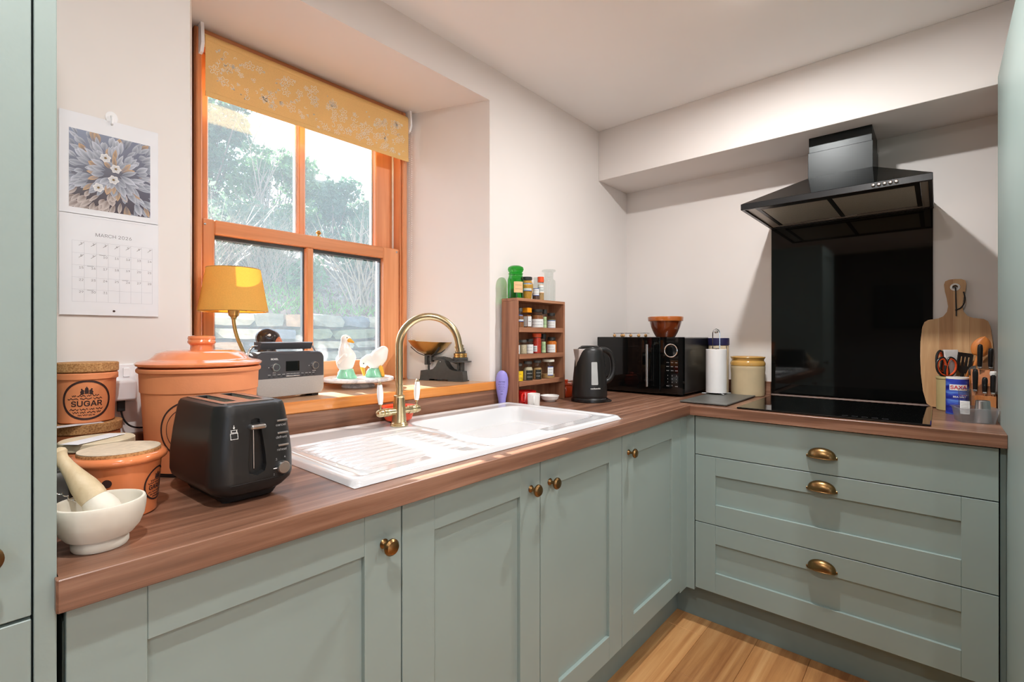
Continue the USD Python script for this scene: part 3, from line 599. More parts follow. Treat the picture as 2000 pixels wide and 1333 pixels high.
# ------------------------------------------------------------------ calendar and charger on the left wall
cl = thing('wall_calendar', 'white wall calendar open at March below a succulent photograph', 'calendar', (XW + .002, .222, 0))
cw, zt, zm, zb = .172, 1.672, 1.456, 1.239
part(cl, 'photo_page', cbox(0, .0012, -cw / 2, cw / 2, zm, zt, .0003), 'paper', False)
part(cl, 'month_page', cbox(0, .0030, -cw / 2, cw / 2, zb, zm - .0015, .0003), 'paper', False)
pw, ph = .141, .168; pz0 = zm + .013
nodes = {'a': ('attribute', {'attribute': 'tint'}), 'p': ('principled_bsdf', {'roughness': 0.55})}
mat('photo_print', nodes, [('a.color', 'p.base_color')], 'p.BSDF')
V, F_, K = [], [], []
def petal(cx, cy, ang, L, Wd, base, tip, lay):
    o = len(V); n = 7; prof = [0, .55, .85, 1, .88, .55, 0]
    for i in range(n):
        t = i / (n - 1); px, py = cx + L * t * math.cos(ang), cy + L * t * math.sin(ang); w = Wd / 2 * prof[i]
        for s in (-1, 0, 1):
            x = min(max(px - s * w * math.sin(ang), 0), pw); y = min(max(py + s * w * math.cos(ang), 0), ph)
            V.append((x, y, lay)); e = abs(s) * .35 + t * .65
            K.append(tuple(base[k] * (1 - e) + tip[k] * e for k in range(3)))
    for i in range(n - 1):
        for s in (0, 1):
            a = o + i * 3 + s; F_.extend([(a, a + 3, a + 4), (a, a + 4, a + 1)])
V += [(0, 0, 0), (pw, 0, 0), (pw, ph, 0), (0, ph, 0)]; K += [C(70, 56, 54), C(72, 66, 80), C(120, 126, 146), C(140, 150, 172)]; F_ += [(0, 1, 2), (0, 2, 3)]
pr = np.random.default_rng(11); lay = 2e-6
fcx, fcy = .075, .085
for k in range(330):
    d = .105 * (1 - k / 330) ** .9 + .008; a = pr.uniform(0, 2 * np.pi); cx, cy = fcx + d * 1.05 * math.cos(a), fcy + d * 1.0 * math.sin(a)
    if not (0 < cx < pw and 0 < cy < ph): continue
    blue = C(*(np.array([126, 136, 158]) + pr.uniform(-24, 24))); pale = C(*(np.array([196, 200, 212]) + pr.uniform(-22, 22)))
    if cy < .05 and cx < .09: blue, pale = C(132, 110, 100), C(216, 206, 204)
    if pr.uniform() < .10: pale = C(212, 174, 130)
    lay += 2.2e-6; petal(cx, cy, a + pr.uniform(-.4, .4), pr.uniform(.016, .036), pr.uniform(.007, .014), tuple(.55 * c for c in blue), pale, lay)
for fx, fy in ((.078, .098), (.074, .073), (.048, .050), (.060, .118)):
    for q in range(6):
        lay += 2.2e-6; petal(fx, fy, q * 1.047 + fx * 40, .0105, .0085, C(176, 178, 186), C(238, 236, 234), lay)
    for q in range(5):
        lay += 2.2e-6; petal(fx, fy, q * 1.257, .0032, .0018, C(90, 70, 40), C(150, 120, 60), lay)
mp_ = frame(trimesh.Trimesh(np.array(V), np.array(F_), process=False), (.0014, -pw / 2, pz0), (0, 1, 0), (0, 0, 1))
pp = part(cl, 'photograph', mp_, 'photo_print', False)
UsdGeom.PrimvarsAPI(stage.GetPrimAtPath(pp)).CreatePrimvar('tint', Sdf.ValueTypeNames.Color3fArray, 'vertex').Set(Vt.Vec3fArray.FromNumpy(np.array(K, np.float32)))
on_page = lambda m, y, z: frame(m, (.0031, y, z), (0, 1, 0), (0, 0, 1))
gx = np.linspace(-.066, .074, 8); gz = np.linspace(1.398, 1.268, 6)
part(cl, 'lettering', on_page(text('MARCH 2026', .0072, .0001), .004, 1.411), 'paper_print', False)
g = [on_page(flat(.0005, gz[0] - gz[-1], .0001), x, (gz[0] + gz[-1]) / 2) for x in gx] + [on_page(flat(gx[-1] - gx[0], .0005, .0001), (gx[0] + gx[-1]) / 2, z) for z in gz]
part(cl, 'grid', cat_(*g), 'grid_print', False, kind='stuff')
nums, strikes = [], []
for d_ in range(1, 32):
    r_, c_ = divmod(d_ - 1, 7); m = text(str(d_), .0046, .0001); x, z = gx[c_ + 1] - .005, gz[r_] - .0075
    nums.append(on_page(m, x, z))
    if d_ <= 9: strikes.append(on_page(T(flat(.011, .0006, .0001), (0, .001, .0001), rz=42), x, z))
part(cl, 'date_number', cat_(*nums), 'paper_print', False, kind='stuff'); part(cl, 'pencil_stroke', cat_(*strikes), 'pencil', False, kind='stuff')
notes_ = [on_page(flat(.011, .0007, .0001), gx[c_] + .01, gz[r_] - .001) for r_, c_ in ((1, 2), (2, 1), (3, 4), (4, 1))]
part(cl, 'holiday_note', cat_(*notes_), 'paper_print', False, kind='stuff')
part(cl, 'punch_hole', T(lathe([(0, 0), (.0024, 0), (.0024, .0003), (0, .0003)], 16), (.0030, .004, 1.249), ry=90), 'print_dark')
part(cl, 'page_fold', on_page(flat(.115, .0006, .0001), .004, zm - .006), 'grid_print', False)
hk = thing('adhesive_hook', 'clear white adhesive hook holding up the calendar', 'hook', (XW, .2225, 1.676))
part(hk, 'pad', T(extr(Polygon([(.011 * math.cos(t), .014 * math.sin(t)) for t in np.linspace(0, 6.28, 28)[:-1]]), .0018), (0, 0, .004), rx=90, rz=90), 'white_plastic')
part(hk, 'hook', tube([(.002, 0, .008), (.006, 0, .004), (.0072, 0, -.004), (.007, 0, -.010), (.004, 0, -.012), (.0035, 0, -.009)], .0022, 8), 'white_plastic')

so = thing('wall_socket', 'white double wall socket behind the sugar canister', 'socket', (XW, .193, 1.088))
part(so, 'plate', T(rbox(0, .009, -.073, .073, -.043, .043, .003)), 'white_plastic')
for y in (-.036, .036): part(so, 'switch', rbox(.008, .0125, y + .012, y + .024, .014, .034, .0012), 'white_plastic')
ad = thing('usb_charger', 'white plug-in charger with a black cable in the wall socket', 'charger', (XW + .0095, .2335, 1.074))
part(ad, 'body', rbox(0, .042, -.026, .026, -.022, .022, .006), 'white_plastic')
part(ad, 'usb_plug', rbox(.014, .022, -.006, .008, -.047, -.0215, .002), 'black_rubber')
part(ad, 'cable', tube(smooth_path([(.018, .001, -.045), (.0185, .003, -.056), (.019, .008, -.070), (.017, .02, -.083), (.012, .045, -.089), (.010, .08, -.088), (.010, .12, -.095)], 40), .0018, 8), 'black_rubber')

# ------------------------------------------------------------------ canisters, mortar
def facing(x, y): return math.atan2(-y, -x)             # the way towards the room from a place on the worktop
def crest(h, d=.0003):
    """little coat of arms: crowned shield between two standing supporters on a scroll"""
    P = [Polygon([(-.11, -.05), (.11, -.05), (.13, .16), (.11, .25), (-.11, .25), (-.13, .16)]), Point(0, .34).buffer(.10), sbox(-.11, .26, .11, .31), Point(0, .47).buffer(.035),
         Polygon([(-.36, -.06), (-.16, -.04), (-.16, .22), (-.24, .26), (-.27, .36), (-.35, .34), (-.33, .2), (-.40, .1)]), Polygon([(.36, -.06), (.16, -.04), (.16, .22), (.24, .26), (.28, .38), (.36, .33), (.33, .2), (.40, .1)]),
         Polygon([(-.42, -.14), (.42, -.14), (.36, -.05), (-.36, -.05)])]
    from shapely import affinity
    return extr(affinity.scale(unary_union(P), h, h, origin=(0, 0)), d)
def roundel(t, R, a0, zc, r, word, seed, big=True):
    part(t, 'printed_ring', wrap(ringflat(r * .90, r, .0002, 64), R, a0, zc), 'print_dark', False)
    part(t, 'crest', wrap(crest(r * .62), R, a0, zc + r * .36), 'print_dark', False)
    part(t, 'lettering', wrap(text(word, r * .26, .0002, True), R, a0, zc - r * .30), 'print_dark', False)
    L = [wrap(scribble(w * r, r * .085, seed + k, .0002), R, a0, zc + y * r) for k, (w, y) in enumerate(((1.15, .22), (1.5, .07), (1.35, -.46), (1.1, -.61), (.7, -.75)))]
    part(t, 'small_print', cat_(*L), 'print_dark', False, kind='stuff')
def canister(name, label, loc, R, h, lid, mat_='terracotta', rim=.004, word=None, seed=1, lidm='cork', lidh=.02, lidr=None, hole=False, rr=None, az=None, lid_tilt=0, lidtop=None, taper=.93, zc=None, dishrim=.012, pr=None):
    t = thing(name, label, 'canister', loc); Rz = lambda z: R * (taper + (1 - taper) * np.asarray(z) / h)
    b = [(0, 0), (Rz(0) - .002, 0), (float(Rz(0)), .002), (float(Rz(h - dishrim - .004)), h - dishrim - .004), (R + rim * .3, h - dishrim)] + ([(R + rim, h - dishrim), (R + rim, h - .002), (R + rim - .0015, h)] if rr is None else [(p, q) for p, q in arcp(R, h - dishrim / 2, dishrim / 2, -80, 90, 8)])
    b += [(R - .004, h), (R - .005, h - .004), (Rz(.006) - .005, .006), (0, .006)]
    part(t, 'body', lathe([(float(p), float(q)) for p, q in b], 64), mat_)
    if lid:
        lr = lidr or R; L = lathe([(0, 0), (lr - .002, 0), (lr, .002), (lr, lidh - .0015), (lr - .0015, lidh), (0, lidh)], 48)
        lp = part(t, 'lid', T(L, (0, 0, h + .0012 if lid != 'in' else h - lidh * .78), ry=lid_tilt), lidm)
        if lidtop: part(lp, 'lid_top', T(lathe([(0, 0), (lr - .0004, 0), (lr - .0008, .0012), (0, .0012)], 48), (0, 0, h - lidh * .78 + lidh)), lidtop)
    a0 = facing(loc[0], loc[1]) if az is None else az
    if word: roundel(t, Rz, a0, zc or h * .45, pr or min(h * .40, R * .84), word, seed)
    if hole:
        c = lathe([(0, 0), (.006, 0), (.0062, .0006), (0, .0006)], 20); part(t, 'vent_hole', T(T(c, ry=90), (float(Rz(h * .62)) * math.cos(hole), float(Rz(h * .62)) * math.sin(hole), h * .62), rz=0) if False else wrap(T(lathe([(0, 0), (.0062, 0), (.0062, .0004), (0, .0004)], 20)), Rz, hole, h * .62), 'print_dark')
    return t
SX, SY = -1.311, .171
canister('storage_canister', 'low terracotta canister with thick cork lid under the sugar canister', (SX, SY, ZT), .050, .088, True, word=None, lidr=.0575, lidh=.020)
solo('paper_slip', T(rbox(-.012, .012, -.05, .03, 0, .0008, .0003)), 'paper', 'white paper slip on the cork lid under the sugar canister', 'paper', (SX + .044, SY - .012, 1.0196), 12)
t = canister('sugar_canister', 'terracotta canister with crest and word SUGAR under a cork lid', (SX, SY, 1.0208), .0475, .099, True, word='SUGAR', seed=3, lidr=.0515, lidh=.019, rim=.003, zc=.046)
canister('storage_canister', 'low dark-bodied canister with a pale cream lid behind the garlic pot', (-1.143, .164, ZT), .048, .082, True, 'terracotta_glazed', lidm='pale_lid', lidr=.054, lidh=.015)
solo('paper_slip', T(rbox(-.016, .016, -.05, .045, 0, .0008, .0003)), 'paper', 'white paper slip on the pale cream lid', 'paper', (-1.133, .160, ZT + .0995), 38)
gp = canister('garlic_pot', 'round terracotta garlic pot with pale-topped cork lid behind the mortar', (-.985, .169, ZT), .0555, .098, 'in', 'terracotta_glazed', word='GARLIC', seed=9, lidm='cork', lidr=.0535, lidh=.024, rr=1, hole=facing(-.985, .169) - .30, az=facing(-.985, .169) + 1.12, pr=.027, lidtop='pale_cork', taper=.86, zc=.046, dishrim=.014)

ck = thing('bread_crock', 'large lidded terracotta crock behind the toaster', 'crock', (-1.222, .352, ZT))
cR = lambda z: .0985 + .012 * np.asarray(z) / .21
part(ck, 'body', lathe([(0, 0), (.096, 0), (.0985, .003), (float(cR(.165)), .165), (float(cR(.166)) + .0022, .168), (float(cR(.19)) + .002, .205), (.116, .209), (.1165, .214), (.114, .217), (.106, .217), (.105, .21), (.094, .008), (0, .008)], 72), 'terracotta')
lp = part(ck, 'lid', lathe([(0, .219), (.113, .219), (.118, .222), (.119, .226), (.114, .230), (.098, .233), (.092, .236), (.082, .247), (.064, .2525), (.034, .254), (0, .254)], 72), 'terracotta_glazed')
part(lp, 'lid_knob', lathe([(.022, .2535), (.0215, .260), (.022, .264), (.0262, .268), (.027, .2715), (.0255, .275), (.0265, .279), (.025, .2835), (.015, .285), (0, .285)], 48), 'terracotta_glazed')
a0 = facing(-1.222, .352) - .16
part(ck, 'printed_ring', wrap(ringflat(.056, .059, .0003, 72), cR, a0, .095), 'print_dark', False); part(ck, 'printed_ring', wrap(ringflat(.046, .047, .0003, 72), cR, a0, .095), 'print_dark', False)
part(ck, 'base_band', lathe([(.0966, .0003), (.0992, .0003), (.0996, .007), (.0975, .007), (.0966, .0003)], 72), 'black_satin')

mt = thing('stone_mortar', 'small cream stone mortar on the worktop corner', 'mortar', (-.851, .125, ZT))
part(mt, 'bowl', lathe([(0, 0), (.029, 0), (.0308, .003), (.0308, .008), (.029, .0115), (.0285, .0135), (.036, .016), (.043, .025), (.0478, .037), (.0498, .050), (.0500, .058), (.0488, .0615), (.0458, .062), (.0438, .059), (.042, .048), (.035, .033), (.022, .024), (0, .021)], 72), 'stone_cream')
pb, pt = np.array([-.850, .132, ZT + .041]), np.array([-.905, .085, ZT + .126]); pd = (pt - pb); L_ = np.linalg.norm(pd); pd /= L_
ps = thing('pestle', 'pestle with a turned wooden handle leaning in the mortar', 'pestle', tuple(pb))
def along(m, d):
    R = trimesh.geometry.align_vectors([0, 0, 1], d); m = m.copy(); m.apply_transform(R); return m
part(ps, 'head', along(lathe([(0, -.008), (.012, -.007), (.0185, -.001), (.0195, .008), (.018, .018), (.0155, .026), (0, .026)], 32), pd), 'stone_cream')
part(ps, 'handle', along(lathe([(0, .0262), (.0155, .0262), (.0162, .036), (.0150, .050), (.0108, .070), (.0085, .085), (.0078, .097), (.0092, .102), (.0112, .105), (.0112, .109), (.0085, .112), (0, .113)], 32), pd), 'pestle_wood')
solo('silver_wire', tube([np.array([.026 * t - .0, .05 * t, .006 * math.sin(9 * t)]) + .0012 * np.array([0, math.cos(60 * t), math.sin(60 * t)]) for t in np.linspace(0, 1, 60)], .0009, 6), 'chrome', 'thin twisted silver wire resting on the mortar rim', 'wire', (-.893, .079, ZT + .0650))
dj = thing('storage_jar', 'dark grey-green stoneware jar in the corner behind the mortar', 'jar', (-1.035, .098, ZT))
part(dj, 'body', lathe([(0, 0), (.030, 0), (.033, .004), (.033, .062), (.029, .070), (.026, .074), (.026, .078), (.022, .078), (.022, .06), (0, .06)], 40), 'slate')

# ------------------------------------------------------------------ toaster
to = thing('toaster', 'matte black two-slice toaster in front of the terracotta crock', 'toaster', (-.984, .330, ZT), 3.0)
secs = [(.014, .196, .104, .030), (.018, .206, .116, .032), (.030, .222, .138, .034), (.040, .226, .143, .034), (.075, .224, .142, .033), (.115, .217, .133, .031), (.150, .209, .122, .028), (.162, .205, .117, .027), (.1665, .200, .112, .025), (.168, .192, .104, .022)]
body = loft([ring(rrect(L, Wd, r, 7), z) for z, L, Wd, r in secs])
chan = [(0, .142), (.006, .140), (.009, .12), (.013, .085), (.0145, .062), (.012, .052), (0, .047), (-.012, .052), (-.0145, .062), (-.013, .085), (-.009, .12), (-.006, .140)]
chp = Polygon(chan).buffer(.001)
def xface(z): return float(np.interp(z, [s[0] for s in secs], [s[1] / 2 for s in secs]))
chm = T(T(extr(chp, .03), rx=90, rz=90), (.099, -.002, 0))
slots = [cbox(-.078, .062, y - .0115, y + .0115, .05, .2) for y in (-.022, .022)]
part(to, 'body', cut(body, chm, *slots), 'black_plastic', 30)
part(to, 'base', loft([ring(rrect(.176, .088, .02, 5), .003), ring(rrect(.192, .10, .024, 5), .0145)]), 'black_rubber')
for sx in (-1, 1):
    for sy in (-1, 1): part(to, 'foot', T(lathe([(0, 0), (.008, 0), (.008, .0045), (0, .0045)], 14), (.07 * sx, .034 * sy, 0)), 'black_rubber')
plate = extr(Polygon(rrect(.170, .088, .006, 4)).difference(unary_union([sbox(-.076, y - .0105, .060, y + .0105) for y in (-.022, .022)])), .0014, .1682); plate.apply_translation([-.004, 0, 0])
part(to, 'slot_plate', plate, 'steel', False)
for y in (-.022, .022):
    part(to, 'slot_liner', T(cat_(cbox(-.0775, .0615, y - .0113, y - .0108, .06, .168, .0001), cbox(-.0775, .0615, y + .0108, y + .0113, .06, .168, .0001), cbox(-.0775, .0615, y - .0108, y + .0108, .06, .0605, .0001))), 'filter_mesh', False)
    part(to, 'bread_guide', cat_(*[tube([(x, y - .0085, .160), (x, y - .0085, .07)], .0008, 5) for x in np.linspace(-.06, .05, 6)]), 'steel')
lv = part(to, 'lever', rbox(.096, .121, -.015, .011, .1250, .1340, .004), 'steel')
part(lv, 'lever_rod', tube([(.100, -.002, .056), (.0985, -.002, .128)], .0016, 8), 'chrome')
def on_face(m, y, z): 
    dz = .02; s = (xface(z + dz) - xface(z - dz)) / (2 * dz)
    return frame(m, (xface(z) + .0003, y, z), (0, 1, 0), (s, 0, 1))
for k, (z, w) in enumerate(((.1335, 'cancel'), (.112, 'defrost'), (.0905, 'reheat'))):
    part(to, 'button', T(rbox(-.001, .0035, -.0095, .0095, -.0018, .0018, .0012), (xface(z), .043, z)), 'steel')
    part(to, 'lettering', on_face(text(w, .0042, .0002), .041, z - .0095), 'grey_print', False)
dl = part(to, 'dial', T(lathe([(0, 0), (.0115, 0), (.0115, .006), (.0105, .0085), (.0095, .010), (0, .0103)], 32), (xface(.052) - .001, .041, .052), ry=90), 'steel')
part(dl, 'dial_mark', T(rbox(-.001, .0005, -.017, -.009, -.0008, .0008, .0004), (xface(.052) + .003, .041, .052)), 'white_print')
for a, s in ((215, '1'), (180, ''), (125, '3'), (75, '4')):
    if s: part(to, 'lettering', on_face(text(s, .0038, .0002), .041 + .018 * math.cos(math.radians(a)), .050 + .018 * math.sin(math.radians(a))), 'grey_print', False)
ic = unary_union([sbox(-.006, -.010, .006, .0005).difference(sbox(-.0051, -.0091, .0051, -.0004)), Polygon([(-.0055, .0012), (.0055, .0012), (.0045, .0035), (.0055, .0058), (-.0055, .0058), (-.0045, .0035)]).difference(Polygon([(-.0042, .002), (.0042, .002), (.0034, .0035), (.0042, .005), (-.0042, .005), (-.0034, .0035)])), sbox(-.0005, .0075, .0005, .0135), Polygon([(-.0018, .0098), (.0018, .0098), (0, .0068)])])
part(to, 'printed_symbol', on_face(extr(ic, .0002), -.037, .122), 'white_print', False)
part(to, 'crumb_tray_line', T(rbox(-.0004, .0004, -.045, .045, -.0006, .0006, .0003), (xface(.036) + .0002, 0, .036)), 'black_rubber')

# ------------------------------------------------------------------ on the window sill
ZS = 1.007
lm = thing('table_lamp', 'table lamp with mustard tapered shade and bent brass stem', 'lamp', (-1.630, .556, ZS))
part(lm, 'base', lathe([(0, 0), (.052, 0), (.053, .004), (.046, .010), (.02, .014), (.008, .018), (0, .018)], 40), 'brass')
part(lm, 'stem', tube(smooth_path([(0, 0, .016), (.012, .040, .05), (.006, .034, .115), (.002, .010, .180), (0, .002, .215), (0, 0, .262)], 40), .0052, 12), 'brass')
part(lm, 'socket_cup', lathe([(0, .238), (.006, .238), (.009, .246), (.014, .250), (.016, .262), (.0165, .272), (.012, .274), (0, .274)], 24), 'brass')
sh = [(.096, .262), (.0735, .394), (.0728, .394), (.0953, .262), (.096, .262)]
sd = part(lm, 'shade', lathe(sh, 72), 'lampshade')
part(sd, 'shade_ring', cat_(T(tube([(.0732 * math.cos(a), .0732 * math.sin(a), .3935) for a in np.linspace(0, 2 * np.pi, 48, endpoint=False)], .0012, 6, True)), T(tube([(.0957 * math.cos(a), .0957 * math.sin(a), .2625) for a in np.linspace(0, 2 * np.pi, 48, endpoint=False)], .0012, 6, True)), *[tube([(.02 * math.cos(a), .02 * math.sin(a), .275), (.0945 * math.cos(a), .0945 * math.sin(a), .268)], .001, 5) for a in (.3, 2.4, 4.5)]), 'brass')
part(lm, 'bulb', lathe([(0, .274), (.010, .275), (.011, .285), (.022, .305), (.024, .318), (.018, .333), (0, .339)], 24), 'white_glaze')

rd = thing('radio', 'grey and charcoal radio with a carry bar on the window sill', 'radio', (-1.454, .657, ZS), 8.6)
Wr, Dr, Hr = .224, .085, .133
def radio_ring(y): 
    return np.array([(p, y, q) for p, q in []])
base_p = rrect(Dr, Hr, .024, 6)
def slab(y, k=1.0): return np.array([(p * k + (-Dr / 2), y, q * k + Hr / 2 + .008) for p, q in base_p])
fr = rrect(Wr, Hr, .022, 7)
def rring(x, k, dz=0): return np.array([(x, p * k, q * k + Hr / 2 + .007 + dz) for p, q in fr])
def half(z0, z1):
    full = loft([rring(-Dr, .90), rring(-Dr + .006, .965), rring(-Dr + .02, .995), rring(-.012, 1.0), rring(-.003, .985), rring(0, .955)])
    M = man(weld(full)) ^ man(weld(cbox(-.2, .1, -.2, .2, z0, z1, .00001))); return unman(M)
part(rd, 'body', half(.0, .063), 'radio_grey', 30); fp_ = part(rd, 'front_panel', half(.0632, .2), 'charcoal', 30)
for y in (-.085, .085): part(rd, 'foot', rbox(-.075, -.01, y - .012, y + .012, .0002, .0085, .002), 'black_rubber')
rf = lambda m, y, z, x=.0004: frame(m, (x, y, z), (0, 1, 0), (0, 0, 1))
part(rd, 'display', rbox(-.002, .0012, -.021, .023, .082, .112, .001), 'black_gloss')
for y in (-.056, .073):
    kn = part(rd, 'dial', T(lathe([(0, 0), (.0125, 0), (.0125, .009), (.011, .0115), (.0085, .0115), (.0085, .010), (0, .010)], 32), (-.001, y, .096), ry=90), 'chrome')
    part(kn, 'dial_face', T(lathe([(0, 0), (.0083, 0), (.0083, .0004), (0, .0004)], 24), (.0091, y, .096), ry=90), 'charcoal')
    part(rd, 'printed_symbol', rf(ringflat(.0004, .0012, .0002, 10), y - .0175, .096), 'white_print', False)
    part(rd, 'small_print', rf(scribble(.012, .002, int(1000 * (y + 1))), y, .080), 'white_print', False, kind='stuff')
part(rd, 'lettering', rf(text('ROXEL', .0052, .0002, True), -.056, .117), 'white_print', False)
for k in range(8):
    y = (-.072 + .0145 * k) if k < 4 else (.034 + .0125 * (k - 4))
    part(rd, 'button', rbox(-.001, .0012, y - .0032, y + .0032, .0675, .0695, .0006), 'black_satin'); part(rd, 'small_print', rf(scribble(.009, .0013, 40 + k), y, .0745), 'white_print', False, kind='stuff')
part(rd, 'preset_bar', rbox(-.001, .0016, -.021, .024, .066, .0695, .0014), 'steel'); part(rd, 'small_print', rf(scribble(.042, .0014, 77), .0015, .0745), 'white_print', False, kind='stuff')
part(rd, 'carry_bar', hull(np.array([(x, y, z) for y in (-.083, .083) for x, z in ((-.058, .147), (-.030, .147), (-.020, .166), (-.026, .169), (-.060, .169))])), 'charcoal')
for s in (-1, 1):
    part(rd, 'bar_arm', tube(smooth_path([(-.044, s * .082, .157), (-.044, s * .096, .155), (-.044, s * .106, .143), (-.044, s * .1075, .118)], 16), .0035, 8), 'chrome')

bd = thing('bird_figurine', 'dark glossy bird figurine with orange beak behind the radio', 'figurine', (-1.665, .668, ZS), YAW)
J = {0: ((0, 0, .035), .034), 1: ((-.004, 0, .10), .040), 2: ((0, 0, .15), .026), 3: ((0, 0, .180), .0345), 4: ((.012, 0, .178), .030), 5: ((-.045, 0, .05), .012)}
part(bd, 'body', blob(J, [(0, 1), (1, 2), (2, 3), (3, 4), (0, 5)], .006), 'puffin_black')
part(bd, 'beak', blob({0: ((.030, 0, .172), .017), 1: ((.052, -.004, .160), .005)}, [(0, 1)], .004), 'beak_orange')
for s in (-1, 1): part(bd, 'eye', T(trimesh.creation.icosphere(2, .0045), (.022, s * .0265, .190)), 'white_glaze')
part(bd, 'base', lathe([(0, 0), (.036, 0), (.038, .004), (.034, .009), (0, .009)], 32), 'puffin_black')

cs = thing('marble_stand', 'round white marble cake stand on the window sill', 'cake stand', (-1.604, .968, ZS))
part(cs, 'foot', lathe([(0, 0), (.058, 0), (.060, .003), (.056, .010), (.045, .016), (.045, .0215), (0, .0215)], 48), 'marble')
part(cs, 'disc', lathe([(0, .0218), (.119, .0218), (.1255, .025), (.127, .0295), (.1255, .035), (.119, .037), (0, .037)], 80), 'marble')
ZG = ZS + .0372
def mound(t, sx, sy, h):
    m = T(lathe([(0, 0), (.036, 0), (.037, .003), (.033, .010), (.030, .022), (.024, .034), (0, .037)], 40)); v = np.array(m.vertices)
    v[:, :2] *= 1 + .06 * np.sin(5 * np.arctan2(v[:, 1], v[:, 0]) + v[:, 2:] [:, 0] * 160)[:, None]; m.vertices = v * np.array([sx, sy, h]); part(t, 'grass_mound', m, 'green_glaze')
g1 = thing('goose_figurine', 'upright white ceramic goose with yellow beak on a green mound', 'figurine', (-1.583, .908, ZG), YAW)
mound(g1, .95, .85, .95)
J = {0: ((-.004, 0, .052), .030), 1: ((.002, 0, .074), .031), 2: ((-.006, 0, .098), .022), 3: ((-.006, 0, .124), .0135), 4: ((-.004, 0, .140), .0155), 5: ((.004, 0, .138), .013), 6: ((-.026, .004, .066), .014)}
part(g1, 'body', blob(J, [(0, 1), (1, 2), (2, 3), (3, 4), (4, 5), (0, 6), (6, 1)], .005), 'white_glaze')
part(g1, 'beak', blob({0: ((.009, -.004, .136), .0085), 1: ((.026, -.005, .128), .0035)}, [(0, 1)], .003), 'yellow_glaze')
part(g1, 'wing', cat_(*[T(blob({0: ((.004, s * .026, .080), .010), 1: ((-.018, s * .024, .058), .008)}, [(0, 1)], .005)) for s in (-1, 1)]), 'white_glaze')
for s in (-1, 1): part(g1, 'eye', T(trimesh.creation.icosphere(1, .0018), (.006, s * .0125, .144)), 'black_gloss')
g2 = thing('goose_figurine', 'white ceramic goose bending down with orange beak and green mound', 'figurine', (-1.560, 1.008, ZG), YAW)
mound(g2, .95, .75, .9)
J = {0: ((.002, 0, .055), .029), 1: ((.016, 0, .074), .030), 2: ((.032, 0, .096), .018), 3: ((-.020, -.004, .064), .020), 4: ((-.036, -.008, .056), .0155), 5: ((-.039, -.010, .044), .0125)}
part(g2, 'body', blob(J, [(0, 1), (1, 2), (0, 3), (3, 4), (4, 5)], .005), 'white_glaze')
part(g2, 'beak', blob({0: ((-.041, -.011, .034), .0085), 1: ((-.036, -.012, .008), .0045)}, [(0, 1)], .003), 'yellow_glaze')
for s in (-1, 1): part(g2, 'eye', T(trimesh.creation.icosphere(1, .0022), (-.034, -.010 + s * .0125, .050)), 'black_gloss')
part(g2, 'foot', blob({0: ((.026, -.012, .034), .008), 1: ((.034, -.012, .006), .006)}, [(0, 1)], .003), 'yellow_glaze')

# balance scale: local x along the beam
sc = thing('kitchen_scale', 'old cast iron balance scale on the right of the sill', 'scale', (-1.562, 1.3385, ZS), 19.0)
bp = Polygon([(-.100, .004), (-.060, .004), (-.058, .009), (.035, .009), (.037, .004), (.104, .004), (.100, .040), (.062, .042), (.042, .048), (.028, .062), (.016, .082), (.008, .090), (-.004, .090), (-.012, .082), (-.022, .062), (-.036, .048), (-.056, .042), (-.096, .040)]).buffer(.002)
part(sc, 'base', cat_(T(extr(bp, .040), (0, .020, 0), rx=90), cbox(-.106, -.056, -.026, .026, 0, .004, .001), cbox(.035, .110, -.026, .026, 0, .004, .001)), 'cast_iron', 30)
part(sc, 'beam', T(extr(Polygon([(-.078, .084), (-.074, .094), (-.040, .098), (0, .101), (.030, .096), (.082, .078), (.082, .066), (.030, .084), (0, .089), (-.040, .086)]).buffer(.001), .010), (0, .005, 0), rx=90), 'cast_iron', 30)
part(sc, 'rivet', T(lathe([(0, 0), (.003, 0), (.0022, .0015), (0, .002)], 12), (-.002, -.020, .080), rx=90), 'steel')
part(sc, 'pan_yoke', cat_(cbox(-.084, -.072, -.012, -.008, .068, .106), cbox(-.084, -.072, .008, .012, .068, .106), cbox(-.060, -.050, -.012, .012, .078, .106), cbox(-.084, -.050, -.012, .012, .104, .109), cbox(-.074, -.066, -.003, .003, .040, .068), cbox(-.084, -.066, -.012, .012, .066, .070)), 'cast_iron', False)
part(sc, 'weight_yoke', cat_(cbox(.072, .080, -.012, -.008, .046, .078), cbox(.072, .080, .008, .012, .046, .078), cbox(.088, .095, -.012, .012, .044, .078), cbox(.072, .095, -.012, .012, .040, .046)), 'cast_iron', False)
part(sc, 'weight_plate', T(lathe([(0, 0), (.046, 0), (.047, .0015), (.046, .0035), (0, .0035)], 40), (.082, 0, .080)), 'cast_iron')
for ang in (28, 152, 208, 332):
    rr_ = .008 + .070 * np.linspace(0, 1, 14); zz_ = .1095 + np.interp(rr_, [0, .025, .05, .075, .09], [0, .0015, .0125, .0345, .0525]) - .0040
    part(sc, 'pan_strap', T(T(loft([np.array([(r_, -.0055, z_), (r_, .0055, z_), (r_ + .001, .0055, z_ - .0025), (r_ + .001, -.0055, z_ - .0025)]) for r_, z_ in zip(rr_, zz_)]), rz=ang), (-.066, 0, 0)), 'cast_iron', False)
pn = thing('scale_pan', 'shallow brass pan on the balance scale', 'pan', (-1.562 - .066 * math.cos(math.radians(19)), 1.3385 - .066 * math.sin(math.radians(19)), ZS + .1095), 19.0, ry=3)
part(pn, 'bowl', lathe([(0, .0012), (.025, .003), (.05, .014), (.075, .036), (.090, .054), (.0935, .0565), (.0925, .0545), (.0765, .0345), (.051, .0125), (.025, .0015), (0, 0)][::-1], 56), 'brass')
